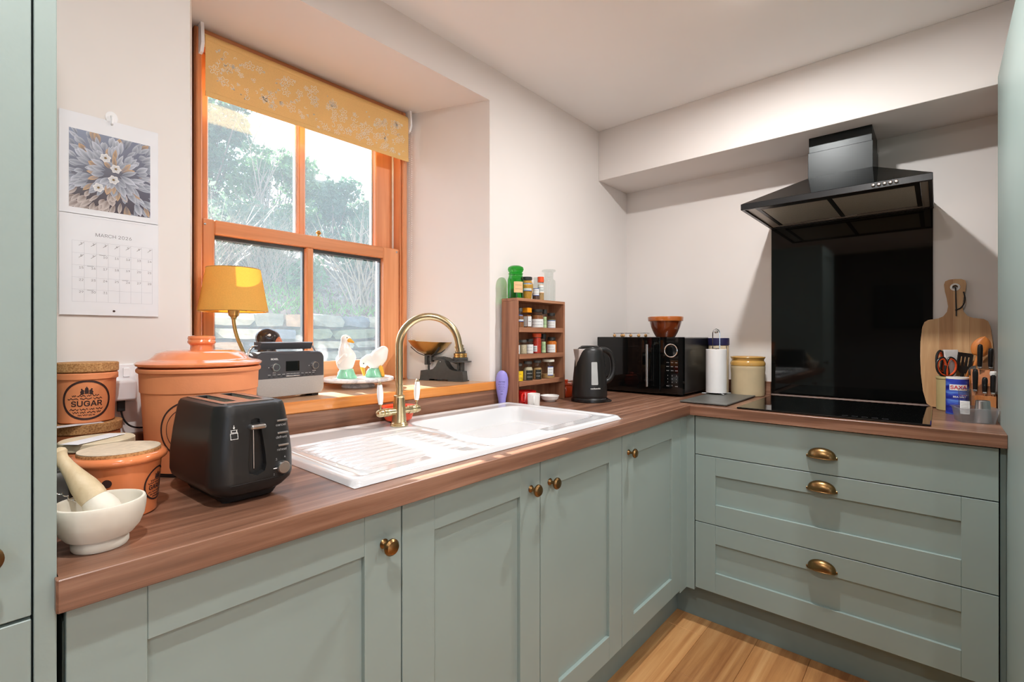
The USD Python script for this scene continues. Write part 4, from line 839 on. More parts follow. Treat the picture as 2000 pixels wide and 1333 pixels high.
wz = ZS + .0837; wx, wy = -1.562 + .082 * math.cos(math.radians(19)), 1.3385 + .082 * math.sin(math.radians(19))
for k, (r, h, m_, lb) in enumerate(((.031, .015, 'cast_iron', 'widest dark iron disc weight, lowest in the stack on the scale'), (.0275, .017, 'brass', 'brass disc weight in the middle of the scale weights'), (.0215, .011, 'cast_iron', 'medium dark iron weight just above the brass weight'),
                                 (.0165, .010, 'cast_iron', 'small dark iron weight second from the top of the stack'), (.012, .009, 'cast_iron', 'smallest dark iron weight on top of the stack'))):
    solo('scale_weight', lathe([(0, 0), (r - .001, 0), (r, .001), (r, h * .45), (r - .0015, h * .5), (r, h * .55), (r, h - .001), (r - .001, h), (0, h)], 32), m_, lb, 'weight', (wx, wy, wz), group='weights stacked on the balance scale'); wz += h + .0002

# ------------------------------------------------------------------ around the sink
oc = thing('sink_tidy', 'orange plastic sink tidy behind the brass tap', 'sink tidy', (-1.304, .930, ZT + .0138))
part(oc, 'tray', T(lathe([(0, 0), (.036, 0), (.042, .004), (.050, .030), (.0505, .036), (.048, .036), (.039, .005), (0, .003)], 40)), 'orange_plastic')
part(oc, 'rim', T(lathe([(.0485, .034), (.0555, .040), (.057, .044), (.055, .046), (.047, .040), (.0485, .034)], 40)), 'orange_plastic')
solo('cleaning_cloth', T(rbox(-.016, .016, -.020, .020, 0, .030, .006)), 'white_matte', 'folded white cloth in the orange sink tidy', 'cloth', (-1.308, .918, ZT + .0175), 20)

sb = thing('shampoo_bottle', 'lilac upright bottle standing on its cap beside the spice rack', 'bottle', (-1.343, 1.4655, ZT), -49)
bs = [(.004, .0135, .010), (.020, .0145, .0105), (.030, .017, .0125), (.055, .0225, .0155), (.085, .0262, .017), (.112, .0255, .0165), (.130, .0205, .013), (.139, .013, .009), (.143, .005, .004)]
el = lambda a, b: np.array([(a * math.cos(t), b * math.sin(t)) for t in np.linspace(0, 2 * np.pi, 28, endpoint=False)])
part(sb, 'body', loft([ring(el(b, a), z) for z, a, b in bs[2:]]), 'lilac', 50); part(sb, 'cap', loft([ring(el(b, a), z) for z, a, b in ((.0003, .0135, .0098), (.012, .0145, .0105), (.0298, .0168, .0122))]), 'lilac', 50)
px_ = lambda z: float(np.interp(z, [b[0] for b in bs], [b[2] for b in bs]))
for z, w, h, k in ((.098, .026, .005, 1), (.088, .030, .003, 2), (.080, .026, .002, 3), (.074, .028, .002, 4), (.068, .026, .002, 5), (.060, .010, .004, 6), (.048, .010, .006, 7)):
    part(sb, 'small_print', frame(scribble(w, h, 90 + k, .0003), (px_(z) - .0002, 0, z), (0, 1, 0), (.12 if z > .085 else .03, 0, 1)), 'lilac_print', False, kind='stuff')

# ------------------------------------------------------------------ spice rack with its jars
RX0, RX1, RY0, RY1, RZT = -1.366, -1.278, 1.488, 1.820, 1.350
rk = thing('spice_rack', 'brown wooden open spice rack against the left wall', 'spice rack', (0, 0, 0))
part(rk, 'side', cbox(RX0, RX1, RY0, RY0 + .008, ZT + .0003, RZT - .0122, .001), 'rack_wood', False); part(rk, 'side', cbox(RX0, RX1, RY1 - .012, RY1, ZT + .0003, RZT - .0122, .001), 'rack_wood', False)
part(rk, 'top', cbox(RX0, RX1, RY0, RY1, RZT - .012, RZT, .001), 'rack_wood_y', False); part(rk, 'back', cbox(RX0, RX0 + .005, RY0 + .0122, RY1 - .0122, ZT + .0003, RZT - .0122, .0005), 'rack_wood', False)
SH = (1.228, 1.118, 1.006)
for k, z in enumerate(SH):
    s_ = part(rk, 'shelf', cbox(RX0 + .0052, RX1 - .002, RY0 + .0122, RY1 - .0122, z - .012, z, .0008), 'rack_wood_y', False)
    part(s_, 'shelf_lip', cbox(RX1 - .006, RX1 - .001, RY0 + .0124, RY1 - .0124, z - .018, z + .002, .001), 'rack_wood_y', False)
def arc_label(R, w, h, a0, zc, d=.0002): return wrap(flat(w, h, d, 14), R, a0, zc, .0002)
def jar(label, y, z, r, h, lid, lidh, content=None, fill=.8, lab=None, lz=(.15, .6), lw=1.6, edge=None, script=True, shape='round', neck=.8, glass='jar_glass', x=-1.314, name='spice_jar', grp=None, lidr=None, cat='jar', aim=-.86, seed=0):
    t = thing(name, label, cat, (x, y, z + .0003), group=grp)
    hb_ = h - lidh; nr = r * neck; rl = lidr or nr * 1.06
    if shape == 'square':
        q = r * 1.7; part(t, 'glass', loft([ring(rrect(q, q, .003, 3), 0), ring(rrect(q, q, .003, 3), hb_)]), glass)
        if content: part(t, 'contents', loft([ring(rrect(q - .003, q - .003, .003, 3), .0015), ring(rrect(q - .003, q - .003, .003, 3), hb_ * fill)]), content)
        if lid: part(t, 'lid', cbox(-q / 2 - .0005, q / 2 + .0005, -q / 2 - .0005, q / 2 + .0005, hb_ + .0002, h, .0015), lid, False)
        if lab: 
            part(t, 'label', cat_(rbox(q / 2, q / 2 + .0004, -q * .44, q * .44, hb_ * lz[0], hb_ * lz[1], .0001), rbox(-q * .44, q * .44, -q / 2 - .0004, -q / 2, hb_ * lz[0], hb_ * lz[1], .0001)), lab, False)
            part(t, 'small_print', frame(scribble(q * .6, .002, seed), (q / 2 + .0005, 0, hb_ * (lz[0] + lz[1]) / 2), (0, 1, 0), (0, 0, 1)), 'ink', False, kind='stuff')
        return t
    if shape == 'hip':          # belly low, tapering to the foot
        prof = [(0, 0), (r * .68, 0), (r * .72, .002), (r, hb_ * .62), (r * .98, hb_ * .74), (nr, hb_ * .92), (nr, hb_)]
    elif shape == 'long':
        prof = [(0, 0), (r * .96, 0), (r, .002), (r, hb_ * .62), (r * .9, hb_ * .72), (nr, hb_ * .82), (nr, hb_)]
    else:
        prof = [(0, 0), (r * .95, 0), (r, .0025), (r, hb_ * .78), (r * .94, hb_ * .86), (nr, hb_ * .94), (nr, hb_)]
    R = lambda zz: np.interp(zz, [p[1] for p in prof], [p[0] for p in prof])
    part(t, 'glass', lathe(prof, 32), glass)
    if content:
        zt_ = hb_ * fill; cz = [.0018] + [p[1] for p in prof[2:] if .0018 < p[1] < zt_] + [zt_]
        part(t, 'contents', lathe([(0, .0018)] + [(float(R(q)) - .0013, q) for q in cz] + [(0, zt_)], 28), content)
    if lid: part(t, 'lid', lathe([(0, hb_ + .0002), (rl - .0006, hb_ + .0002), (rl, hb_ + .001), (rl, h - .0015), (rl - .0015, h), (0, h)], 32), lid)
    if lab:
        zc = hb_ * (lz[0] + lz[1]) / 2; lh = hb_ * (lz[1] - lz[0]); a0 = aim
        p_ = part(t, 'label', arc_label(R, r * lw, lh, a0, zc), lab, False)
        if edge: part(p_, 'label_edge', cat_(arc_label(R, r * lw, .0028, a0, zc + lh / 2, .0003), arc_label(R, r * lw, .0028, a0, zc - lh / 2, .0003)), edge, False)
        if script:
            for q in range(2): part(p_, 'small_print', wrap(scribble(r * lw * .72, .0022, seed + q, .0002), R, a0, zc + (.18 - .36 * q) * lh, .0005), 'white_print' if lab == 'label_black' else 'ink', False, kind='stuff')
    return t
G1, G2, G3, G4 = 'jars on top of the spice rack', 'jars on the upper shelf of the rack', 'jars on the middle shelf of the rack', 'jars on the lower shelf of the rack'
t = jar('green glass jar with ball stopper and peach label on the rack', 1.518, RZT, .0335, .098, None, 0, None, 0, 'label_peach', (.22, .68), 1.25, None, True, 'round', .86, 'green_glass', grp=G1, aim=-.45, seed=1)
part(t, 'stopper', lathe([(0, .0985), (.028, .0985), (.0315, .1015), (.028, .104), (.027, .106), (.031, .112), (.0335, .120), (.031, .128), (.022, .134), (0, .136)], 32), 'green_glass')
jar('mustard-filled hexagonal jar with black lid beside the green jar', 1.588, RZT, .030, .094, 'lid_black', .012, 'spice_mustard', .95, 'label_white', (.42, .8), 1.7, 'label_blue', False, 'hip', .78, grp=G1, seed=3)
jar('slim clear bottle with blue-edged label in front of the orange-capped bottle', 1.650, RZT, .0165, .098, 'clear_glass', .010, 'spice_dark', .35, 'label_white', (.22, .55), 1.7, 'label_blue', True, 'long', .62, x=-1.312, grp=G1, seed=5)
jar('slim spice bottle with an orange cap on top of the rack', 1.686, RZT, .0155, .104, 'lid_orange' if False else 'lid_coral', .024, 'spice_tan', .6, 'label_white', (.42, .85), 2.2, 'label_peach', True, 'long', .8, grp=G1, lidr=.0145, seed=7)
t = jar('tall clear empty apothecary jar with wide flat stopper on the rack', 1.745, RZT, .030, .108, None, 0, None, 0, None, glass='clear_glass', neck=.66, grp=G1)
part(t, 'stopper', lathe([(0, .1085), (.020, .1085), (.0205, .128), (.031, .133), (.032, .137), (.029, .141), (0, .142)], 32), 'clear_glass')
jar('brown-filled bottle with grey cap, first on the upper rack shelf', 1.543, SH[0], .0185, .084, 'lid_grey', .016, 'spice_brown', .8, 'label_white', (.4, .78), 1.4, 'label_blue', True, 'long', .6, grp=G2, aim=-.5, seed=11)
jar('square spice jar with an amber lid and white label', 1.592, SH[0], .0165, .086, 'lid_orange', .021, 'spice_brown', .85, 'label_white', (.1, .76), shape='square', grp=G2, seed=13)
jar('squat wide jar of brown spice with a white band label', 1.660, SH[0], .0285, .082, 'lid_black', .012, 'spice_brown', .8, 'label_white', (.05, .56), 2.4, None, True, 'round', .82, grp=G2, seed=15)
jar('narrow dark-capped jar with pale green tag, upper shelf', 1.714, SH[0], .0125, .084, 'lid_black', .020, 'spice_dark', .5, 'label_green', (.05, .8), 1.5, None, True, 'long', .85, grp=G2, seed=17)
jar('small jar with black lid and blue-edged handwritten label, upper shelf', 1.763, SH[0], .0215, .070, 'lid_black', .013, 'spice_leaf', .7, 'label_white', (.05, .62), 2.0, 'label_blue', True, 'round', .78, grp=G2, seed=19)
jar('small white-labelled jar at the left end of the middle shelf', 1.5265, SH[1], .0140, .060, 'lid_black', .012, 'spice_leaf', .7, 'label_white', (.04, .80), 1.9, None, True, 'round', .85, grp=G3, seed=21)
jar('small unlabelled jar of pale seeds on the middle shelf', 1.566, SH[1], .0165, .060, 'lid_grey', .011, 'spice_pale', .8, None, grp=G3, neck=.85)
jar('black-lidded jar with broad white label beside the red jar', 1.609, SH[1], .0170, .064, 'lid_black', .012, 'spice_dark', .7, 'label_white', (.05, .78), 2.2, None, True, 'round', .85, grp=G3, seed=25)
jar('taller jar of red paprika with orange-red screw cap', 1.658, SH[1], .0200, .088, 'lid_coral', .017, 'spice_red', .97, 'label_white', (.1, .5), 1.0, 'salt_red', True, 'round', .95, grp=G3, aim=-1.3, seed=27)
jar('narrow dark-capped jar with pale green tag, middle shelf', 1.707, SH[1], .0125, .086, 'lid_black', .022, 'spice_dark', .5, 'label_green', (.05, .8), 1.5, None, True, 'long', .85, grp=G3, seed=29)
jar('jar of orange powder with white label at the right of the middle shelf', 1.766, SH[1], .0240, .072, 'lid_black', .014, 'spice_orange', .92, 'label_white', (.05, .66), 1.7, None, True, 'round', .7, grp=G3, aim=-1.0, seed=31)
jar('jar wrapped in a bright yellow label on the lower shelf', 1.534, SH[2], .0205, .075, 'lid_grey', .012, 'spice_brown', .5, 'label_yellow', (.02, .68), 3.0, None, True, 'round', .8, grp=G4, seed=33)
jar('jar of seeds with black label beside the yellow-labelled jar', 1.598, SH[2], .0215, .081, 'lid_grey', .012, 'spice_pale', .8, 'label_black', (.03, .62), 1.5, None, True, 'long', .8, grp=G4, aim=-.5, seed=35)
jar('jar with black label next to the white-lidded jar', 1.662, SH[2], .0205, .083, 'lid_grey', .012, 'spice_tan', .7, 'label_black', (.03, .6), 1.4, None, True, 'long', .8, grp=G4, aim=-.6, seed=37)
jar('wide clear jar with cream screw lid and small blue-edged label', 1.741, SH[2], .0300, .084, 'lid_white', .011, 'spice_tan', .25, 'label_white', (.2, .7), .9, 'label_blue', True, 'round', .86, grp=G4, aim=-.55, seed=39)

rm = thing('red_mug', 'red mug on the worktop under the spice rack', 'mug', (-1.300, 1.567, ZT))
part(rm, 'cup', lathe([(0, 0), (.040, 0), (.043, .003), (.044, .052), (.0425, .055), (.0405, .053), (.039, .006), (0, .005)], 48), 'red_enamel')
part(rm, 'handle', tube(smooth_path([(.02, -.038, .044), (.026, -.056, .042), (.028, -.060, .028), (.026, -.054, .014), (.02, -.037, .012)], 20), .0045, 8), 'red_enamel')
wm = thing('espresso_cup', 'small white espresso cup in front of the red mug', 'cup', (-1.2285, 1.5305, ZT), -50)
part(wm, 'cup', lathe([(0, 0), (.021, 0), (.024, .003), (.026, .050), (.0252, .052), (.0236, .050), (.0215, .006), (0, .005)], 40), 'white_glaze')
part(wm, 'handle', tube(smooth_path([(.024, 0, .042), (.037, 0, .040), (.041, 0, .028), (.036, 0, .015), (.0232, 0, .012)], 20), .0035, 8), 'white_glaze')
ds = thing('saucer_dish', 'shallow white dish beside the red mug', 'dish', (-1.275, 1.700, ZT))
part(ds, 'bowl', lathe([(0, 0), (.024, 0), (.026, .003), (.036, .010), (.0415, .024), (.0405, .026), (.039, .024), (.033, .011), (.022, .006), (0, .006)], 48), 'white_glaze')
op = thing('orange_pot', 'orange-red enamel pot behind the kettle', 'pot', (-1.312, 1.873, ZT))
part(op, 'body', lathe([(0, 0), (.028, 0), (.034, .006), (.041, .026), (.040, .042), (.033, .052), (.034, .056), (.030, .056), (.028, .05), (0, .02)], 48), 'orange_enamel')
part(op, 'lid', lathe([(0, .0565), (.035, .0565), (.036, .060), (.030, .066), (.012, .069), (.010, .073), (.013, .077), (.010, .081), (0, .081)], 40), 'orange_enamel')

# ------------------------------------------------------------------ kettle, microwave and what stands round it
kt = thing('kettle', 'matte black cordless kettle between spice rack and microwave', 'kettle', (-1.149, 1.823, ZT))
part(kt, 'base', lathe([(0, 0), (.079, 0), (.081, .003), (.080, .012), (.074, .018), (0, .018)], 56), 'black_satin')
kR = lambda z: np.interp(z, [.018, .03, .10, .17, .212, .226, .236], [.0745, .0765, .0725, .0655, .0600, .0560, .0440])
part(kt, 'body', lathe([(0, .0185), (.0735, .0185)] + [(float(kR(z)), z) for z in (.022, .03, .06, .10, .14, .17, .19, .212, .222, .228, .233)] + [(.046, .2355), (0, .2365)], 64), 'black_plastic')
part(kt, 'lid', lathe([(0, .2368), (.040, .2368), (.041, .2385), (.034, .2425), (0, .2435)], 48), 'black_satin')
hd_a = math.atan2(.68, .73) + .32; sp_a = hd_a + math.pi
hv = np.array([math.cos(hd_a), math.sin(hd_a), 0])
hp = smooth_path([hv * .050 + [0, 0, .222], hv * .078 + [0, 0, .222], hv * .104 + [0, 0, .205], hv * .118 + [0, 0, .165], hv * .116 + [0, 0, .120], hv * .100 + [0, 0, .092], hv * .070 + [0, 0, .082]], 40)
part(kt, 'handle', tube(hp, np.interp(np.linspace(0, 1, 40), [0, .15, .5, .85, 1], [.012, .0125, .0115, .0115, .010]), 14), 'black_plastic')
spt = loft([np.array([(math.cos(sp_a) * (kR(z) * .75 + ext * q) - math.sin(sp_a) * w * s, math.sin(sp_a) * (kR(z) * .75 + ext * q) + math.cos(sp_a) * w * s, z) for q, s in ((0, -1), (.7, -.75), (1, 0), (.7, .75), (0, 1))]) for z, ext, w in ((.150, .0168, .003), (.175, .0205, .017), (.205, .0275, .028), (.226, .0350, .034), (.2285, .0355, .0345))])
part(kt, 'spout', spt, 'satin_steel', False)
wa = facing(-1.149, 1.823) + .30
win = Polygon([(-.011, -.045), (.011, -.045), (.009, .045), (-.009, .045)]).buffer(.0035)
part(kt, 'water_window', wrap(T(cat_(*[extr(win.intersection(sbox(-.02, a, .02, a + .01)), .0018) for a in np.arange(-.06, .055, .01) if not win.intersection(sbox(-.02, a, .02, a + .01)).is_empty])), kR, wa, .125, .0002), 'kettle_window', False)
part(kt, 'lettering', wrap(text('cookworks', .0062, .0002, True), kR, wa + .05, .058), 'white_print', False)
solo('power_cable', tube(smooth_path([(-.062, .052, .0035), (-.02, .092, .003), (.05, .078, .003), (.084, .034, .003), (.070, -.004, .003), (.0835, -.0005, .006)][:5], 50), .0028, 8), 'black_rubber', 'black kettle cord looped on the worktop', 'cord', (-1.149, 1.823, ZT + .0002))

mw = thing('microwave', 'black microwave with round chrome dial in the worktop corner', 'microwave', (-1.113, 2.38, ZT))
w2, fy, by = .228, -.17, .160
part(mw, 'case', rbox(-w2, w2, fy + .012, by, .012, .278, .006), 'black_satin')
dr = part(mw, 'door', cbox(-w2, .118, fy - .010, fy + .0115, .010, .280, .003), 'black_gloss', False)
part(dr, 'door_window', cbox(-w2 + .045, .040, fy - .0112, fy - .0101, .065, .235, .0005), 'black_gloss', False)
part(mw, 'control_panel', hull(np.array([(x, y, z) for z in (.012, .279) for x, y in ((.1195, fy + .0115), (.1195, fy - .006), (.150, fy - .009), (.205, fy - .007), (w2 - .004, fy), (w2, fy + .0115))])), 'black_gloss', False)
h_ = part(mw, 'door_handle', tube([(.066, fy - .040, .042), (.066, fy - .040, .245)], .006, 14), 'steel')
for z in (.070, .222): part(h_, 'handle_post', tube([(.066, fy - .040, z), (.066, fy - .009, z)], .0048, 12), 'chrome')
kd = part(mw, 'dial', T(lathe([(0, 0), (.030, 0), (.030, .012), (.026, .016), (0, .016)], 48), (.176, fy - .006, .216), rx=90), 'black_gloss')
part(kd, 'dial_ring', T(lathe([(.0285, .010), (.0325, .010), (.0325, .0165), (.030, .018), (.0275, .0165), (.0285, .010)], 48), (.176, fy - .006, .216), rx=90), 'chrome')
mf = lambda m, x, z: frame(m, (x, fy - .0098, z), (1, 0, 0), (0, 0, 1))
part(mw, 'lettering', mf(text('Kenwood', .0058, .0002), .0 - .085, .041), 'grey_print', False)
for r_ in range(3):
    for c_ in range(3): part(mw, 'keypad_symbol', mf(scribble(.013, .004, 300 + 3 * r_ + c_), .156 + .021 * c_, .160 - .019 * r_), 'grey_print', False)
for k, s in enumerate(('1', '2', '3', '4', '5', '6', '7', '8', '9', '', '0', '')):
    r_, c_ = divmod(k, 3)
    part(mw, 'lettering' if s else 'keypad_symbol', mf(text(s, .0052, .0002) if s else scribble(.013, .004, 320 + k), .156 + .021 * c_, .096 - .0155 * r_), 'grey_print', False)
part(mw, 'foot', cat_(*[T(lathe([(0, 0), (.012, 0), (.012, .0125), (0, .0125)], 14), (x, y, 0)) for x in (-.19,) for y in (-.11,)]), 'black_rubber')
for x, y in ((.19, -.11), (-.19, .12), (.19, .12)): part(mw, 'foot', T(lathe([(0, 0), (.012, 0), (.012, .0125), (0, .0125)], 14), (x, y, 0)), 'black_rubber')
ZM = ZT + .2785
tv = thing('wire_trivet', 'chrome wire trivet on wooden beads on top of the microwave', 'trivet', (-1.225, 2.345, ZM))
part(tv, 'wire', cat_(tube([(-.085, -.03, .022), (.085, -.03, .022)], .0022, 6), tube([(-.085, .05, .022), (.085, .05, .022)], .0022, 6), *[tube([(x, -.03, .0225), (x, .05, .0225)], .0018, 6) for x in (-.075, -.025, .025, .075)]), 'chrome')
for x in (-.078, -.025, .062):
    for y in (-.03, .05): part(tv, 'bead', T(trimesh.creation.icosphere(2, .0085), (x, y, .0087)), 'wood_bead')
    for y in (-.03, .05): part(tv, 'bead_pin', tube([(x, y, .012), (x, y, .022)], .002, 6), 'chrome')
bw = thing('mixing_bowl', 'brown glazed mixing bowl on top of the microwave', 'bowl', (-1.012, 2.300, ZM))
part(bw, 'bowl', lathe([(0, 0), (.044, 0), (.047, .004), (.058, .025), (.070, .052), (.078, .080)], 64) if False else lathe([(0, 0), (.044, 0), (.047, .004), (.058, .024), (.069, .050), (.0765, .078), (.0815, .079), (.083, .082), (.0845, .097), (.083, .1), (.079, .099), (.072, .078), (.064, .05), (.052, .024), (.04, .01), (0, .008)], 64), 'brown_glaze')
part(bw, 'rim_band', lathe([(.0815, .0788), (.0834, .082), (.0849, .097), (.0832, .1006), (.0788, .0996), (.0805, .0965), (.0815, .0788)], 64), 'tan_glaze')

# ------------------------------------------------------------------ left of the hob
st = thing('slate_board', 'dark slate board lying on the worktop beside the hob', 'board', (-.735, 2.236, ZT))
part(st, 'slab', cbox(-.097, .097, -.203, .203, .0025, .0085, .0015), 'slate', False)
for x in (-.08, .08):
    for y in (-.18, .18): part(st, 'foot', T(lathe([(0, 0), (.006, 0), (.006, .0026), (0, .0026)], 12), (x, y, 0)), 'black_rubber')
ZSl = ZT + .0087
kr = thing('kitchen_roll_holder', 'chrome wire kitchen roll holder standing on the slate board', 'kitchen roll holder', (-.797, 2.385, ZSl))
part(kr, 'base_wire', cat_(tube([(-.052, -.046, .003), (.052, .046, .003)], .003, 8), tube([(-.052, .046, .003), (.052, -.046, .003)], .003, 8)), 'chrome')
rdv = np.array([math.cos(math.radians(YAW)), math.sin(math.radians(YAW)), 0])
lp_ = [(-.0165, .215), (-.0165, .29), (-.012, .304), (0, .311), (.012, .304), (.0165, .29), (.0165, .215)]
part(kr, 'loop', tube([rdv * a + [0, 0, z] for a, z in lp_], .0022, 8), 'chrome')
part(kr, 'loop_foot', tube([rdv * -.0165 + [0, 0, .2165], rdv * .0165 + [0, 0, .2165]], .0022, 8), 'chrome')
part(kr, 'post', tube([(0, 0, .003), (0, 0, .2165)], .004, 8), 'chrome')
part(kr, 'ball', T(trimesh.creation.icosphere(2, .0085), (0, 0, .296)), 'chrome')
part(kr, 'guard_wire', tube([rdv * .0500 + [0, 0, .004], rdv * .0500 + [0, 0, .205], rdv * .0490 + [0, 0, .228]], .0018, 8), 'chrome')
rl_ = thing('kitchen_roll', 'white paper kitchen roll on the chrome holder', 'kitchen roll', (-.797, 2.385, ZSl + .0065))
part(rl_, 'paper', lathe([(.018, 0), (.0455, 0), (.0465, .001), (.0465, .205), (.0455, .206), (.018, .206), (.018, 0)], 56), 'white_matte'); part(rl_, 'core', lathe([(.0165, .0003), (.0178, .0003), (.0178, .2057), (.0165, .2057), (.0165, .0003)], 32), 'pale_cork')
nj = thing('storage_jar', 'tall cream jar with navy lid behind the kitchen roll', 'jar', (-.836, 2.536, ZT))
part(nj, 'body', lathe([(0, 0), (.046, 0), (.048, .003), (.048, .238), (0, .238)], 48), 'pale_lid'); part(nj, 'lid', lathe([(0, .2383), (.050, .2383), (.0505, .24), (.0505, .272), (.049, .2745), (0, .2745)], 48), 'navy')
cj = thing('stoneware_jar', 'cream stoneware jar with honey-glazed rim beside the splashback', 'jar', (-.688, 2.500, ZT))
part(cj, 'body', lathe([(0, 0), (.069, 0), (.072, .003), (.0735, .02), (.0735, .10), (.0755, .125), (.076, .138), (.0745, .143), (0, .143)], 64), 'stoneware')
part(cj, 'glazed_rim', lathe([(.0745, .1432), (.0762, .145), (.0765, .155), (.074, .162), (.0705, .167), (.0705, .172), (.0745, .179), (.0765, .183), (.075, .186), (.068, .186), (.066, .18), (.066, .145), (.0745, .1432)], 64), 'honey_glaze')
part(cj, 'lid', lathe([(0, .176), (.0655, .176), (.0655, .181), (.06, .1835), (0, .1835)], 48), 'honey_glaze')

# ------------------------------------------------------------------ right of the hob
tilt = 5.0
cb = thing('chopping_board', 'wooden paddle chopping board leaning on the back wall', 'chopping board', (.050, 2.552, ZT + .003), 0, rx=-tilt)
ol = []
for a, b in ((-.071, .0), (-.085, .012), (-.096, .06), (-.1025, .13), (-.105, .20), (-.104, .26), (-.0985, .318), (-.092, .338), (-.080, .347), (-.050, .352), (-.035, .360), (-.024, .378), (-.0205, .40), (-.024, .43), (-.030, .462), (-.0325, .488), (-.029, .500), (-.018, .506), (0, .5075)): ol.append((a, b))
from scipy.interpolate import splprep
pl = np.array(ol); pts = np.vstack([pl, pl[::-1][1:] * [-1, 1]])
bpoly = Polygon(pts).buffer(.004).buffer(-.004)
hole_ = Point(0, .475).buffer(.0085)
for k, (a, b) in enumerate(((-.12, -.048), (-.0478, -.006), (-.0058, .040), (.0402, .12))):
    s_ = bpoly.intersection(sbox(a, -.1, b, .6)).difference(hole_)
    part(cb, 'board_strip', T(extr(s_, .016), (0, .008, 0), rx=90), ('board_wood', 'board_wood_deep', 'board_wood', 'board_wood_deep')[k], False)
part(cb, 'eyelet', T(lathe([(.0085, 0), (.0150, 0), (.0150, .0015), (.0125, .003), (.0085, .002), (.0085, 0)], 32), (0, -.0082, .475), rx=90), 'white_glaze')
part(cb, 'cord', cat_(tube(smooth_path([(0, -.004, .474), (.0008, -.012, .470), (.002, -.0115, .43), (.003, -.0115, .385), (.003, -.0118, .360)], 30), .0021, 7), tube(smooth_path([(.003, -.0118, .385), (.016, -.013, .392), (.026, -.013, .410), (.028, -.011, .430), (.024, -.010, .455)], 24), .0021, 7), T(trimesh.creation.icosphere(1, .0036), (.003, -.0125, .384))), 'black_rubber')
uc = thing('utensil_crock', 'olive-cream stoneware crock holding scissors and utensils', 'crock', (.036, 2.500, ZT))
part(uc, 'body', lathe([(0, 0), (.040, 0), (.042, .003), (.042, .118), (.044, .121), (.044, .128), (.042, .130), (.039, .129), (.038, .12), (.038, .006), (0, .006)], 56), 'stoneware_olive')
UZ = ZT + .0065
def scissors(label, loc, rz, s=1.0, ry=0):
    t = thing('scissors', label, 'scissors', loc, rz, rx=0, ry=ry, group='orange-handled scissors in the utensil crock')
    part(t, 'blade', cat_(T(cbox(-.006, .006, -.002, 0, -.012, .115 * s, .0005), ry=3), T(cbox(-.006, .006, 0, .002, -.012, .115 * s, .0005), ry=-3)), 'steel', False)
    for sg in (-1, 1):
        o_ = np.array([(sg * .0045, .105 * s), (sg * .0035, .165 * s), (sg * .012, .178 * s), (sg * .027, .172 * s), (sg * .036, .150 * s), (sg * .033, .130 * s), (sg * .020, .112 * s), (sg * .008, .106 * s)])
        P3 = smooth_path([(a, 0, b) for a, b in o_], 40, True)
        h = part(t, 'handle', tube(P3, .0042, 10, True), 'black_plastic')
        P4 = smooth_path([(a * .86 + sg * .0028, -.0008, (b - .142 * s) * .86 + .142 * s) for a, b in o_], 40, True)
        part(h, 'grip_lining', tube(P4, .0036, 8, True), 'lid_coral')
    part(t, 'pivot', T(lathe([(0, 0), (.004, 0), (.003, .002), (0, .0022)], 14), (0, -.003, .095 * s), rx=90), 'steel')
scissors('orange and black scissors at the front of the utensil crock', (.024, 2.486, UZ + .017), 38, 1.0)
scissors('orange and black scissors half hidden behind the white wrapper', (.012, 2.516, UZ + .01), 62, 1.18)
solo('paper_wrapper', T(loft([ring(rrect(.028, .006, .002, 3), -.074), ring(rrect(.030, .006, .002, 3), 0), ring(rrect(.034, .008, .003, 3), .06), ring(rrect(.042, .010, .004, 3), .11, (.0, .0)), ring(rrect(.048, .008, .003, 3), .142, (.001, 0)), ring(rrect(.050, .005, .002, 3), .150, (-.002, .001))])), 'tissue', 'crumpled white paper wrapper standing in the utensil crock', 'wrapper', (.036, 2.512, UZ + .075), 30, smooth=60)
su = thing('spatula', 'black slotted spatula standing in the utensil crock', 'spatula', (.054, 2.513, UZ), 36, ry=8)
part(su, 'handle', rbox(-.006, .006, -.003, .003, 0, .140, .0025), 'black_plastic')
part(su, 'blade', extr(Polygon([(-.010, .137), (.010, .137), (.026, .16), (.027, .215), (-.027, .215), (-.026, .16)]).difference(unary_union([sbox(x - .003, .165, x + .003, .200) for x in (-.013, 0, .013)])), .003).apply_transform(trimesh.transformations.rotation_matrix(np.pi / 2, [1, 0, 0])), 'black_plastic', False)
ld = thing('ladle', 'dark metal ladle bowl showing over the utensil crock rim', 'ladle', (.058, 2.484, UZ), 0, ry=10)
part(ld, 'handle', rbox(-.004, .004, -.0015, .0015, 0, .12, .001), 'steel'); part(ld, 'bowl', T(lathe([(0, 0), (.012, .002), (.020, .010), (.023, .020), (.0215, .0205), (.018, .011), (.010, .004), (0, .003)], 28), (0, 0, .148), ry=80), 'cast_iron')
wh = thing('wooden_spoon', 'large orange-brown wooden spoon rising behind the knives', 'spoon', (.062, 2.503, UZ), 8, ry=14)
part(wh, 'handle', tube([(0, 0, 0), (0, 0, .215)], .0055, 10), 'spoon_wood')
sp2 = []
for t_ in np.linspace(0, 1, 12):
    w = .026 * math.sin(math.pi * min(.08 + .92 * t_, 1)) ** .6 + .004 * (1 - t_); sp2.append(np.array([(w * math.cos(a), .006 * math.sin(a) - .006 * math.sin(math.pi * t_) * (math.cos(a) ** 2 < .4), .21 + .075 * t_) for a in np.linspace(0, 2 * np.pi, 20, endpoint=False)]))
part(wh, 'bowl', loft(sp2), 'spoon_wood', 60)
for k, lb in enumerate(('thin wooden stirrer leaning right in the utensil crock', 'second thin wooden stirrer leaning right beside the black spatula')):
    solo('wooden_stirrer', T(rbox(-.003, .003, -.0015, .0015, 0, .160, .001), ry=20 + 5 * k, rz=30), 'spoon_wood', lb, 'stirrer', (.040 + .004 * k, 2.480 + .006 * k, UZ), group='wooden stirrers in the utensil crock')
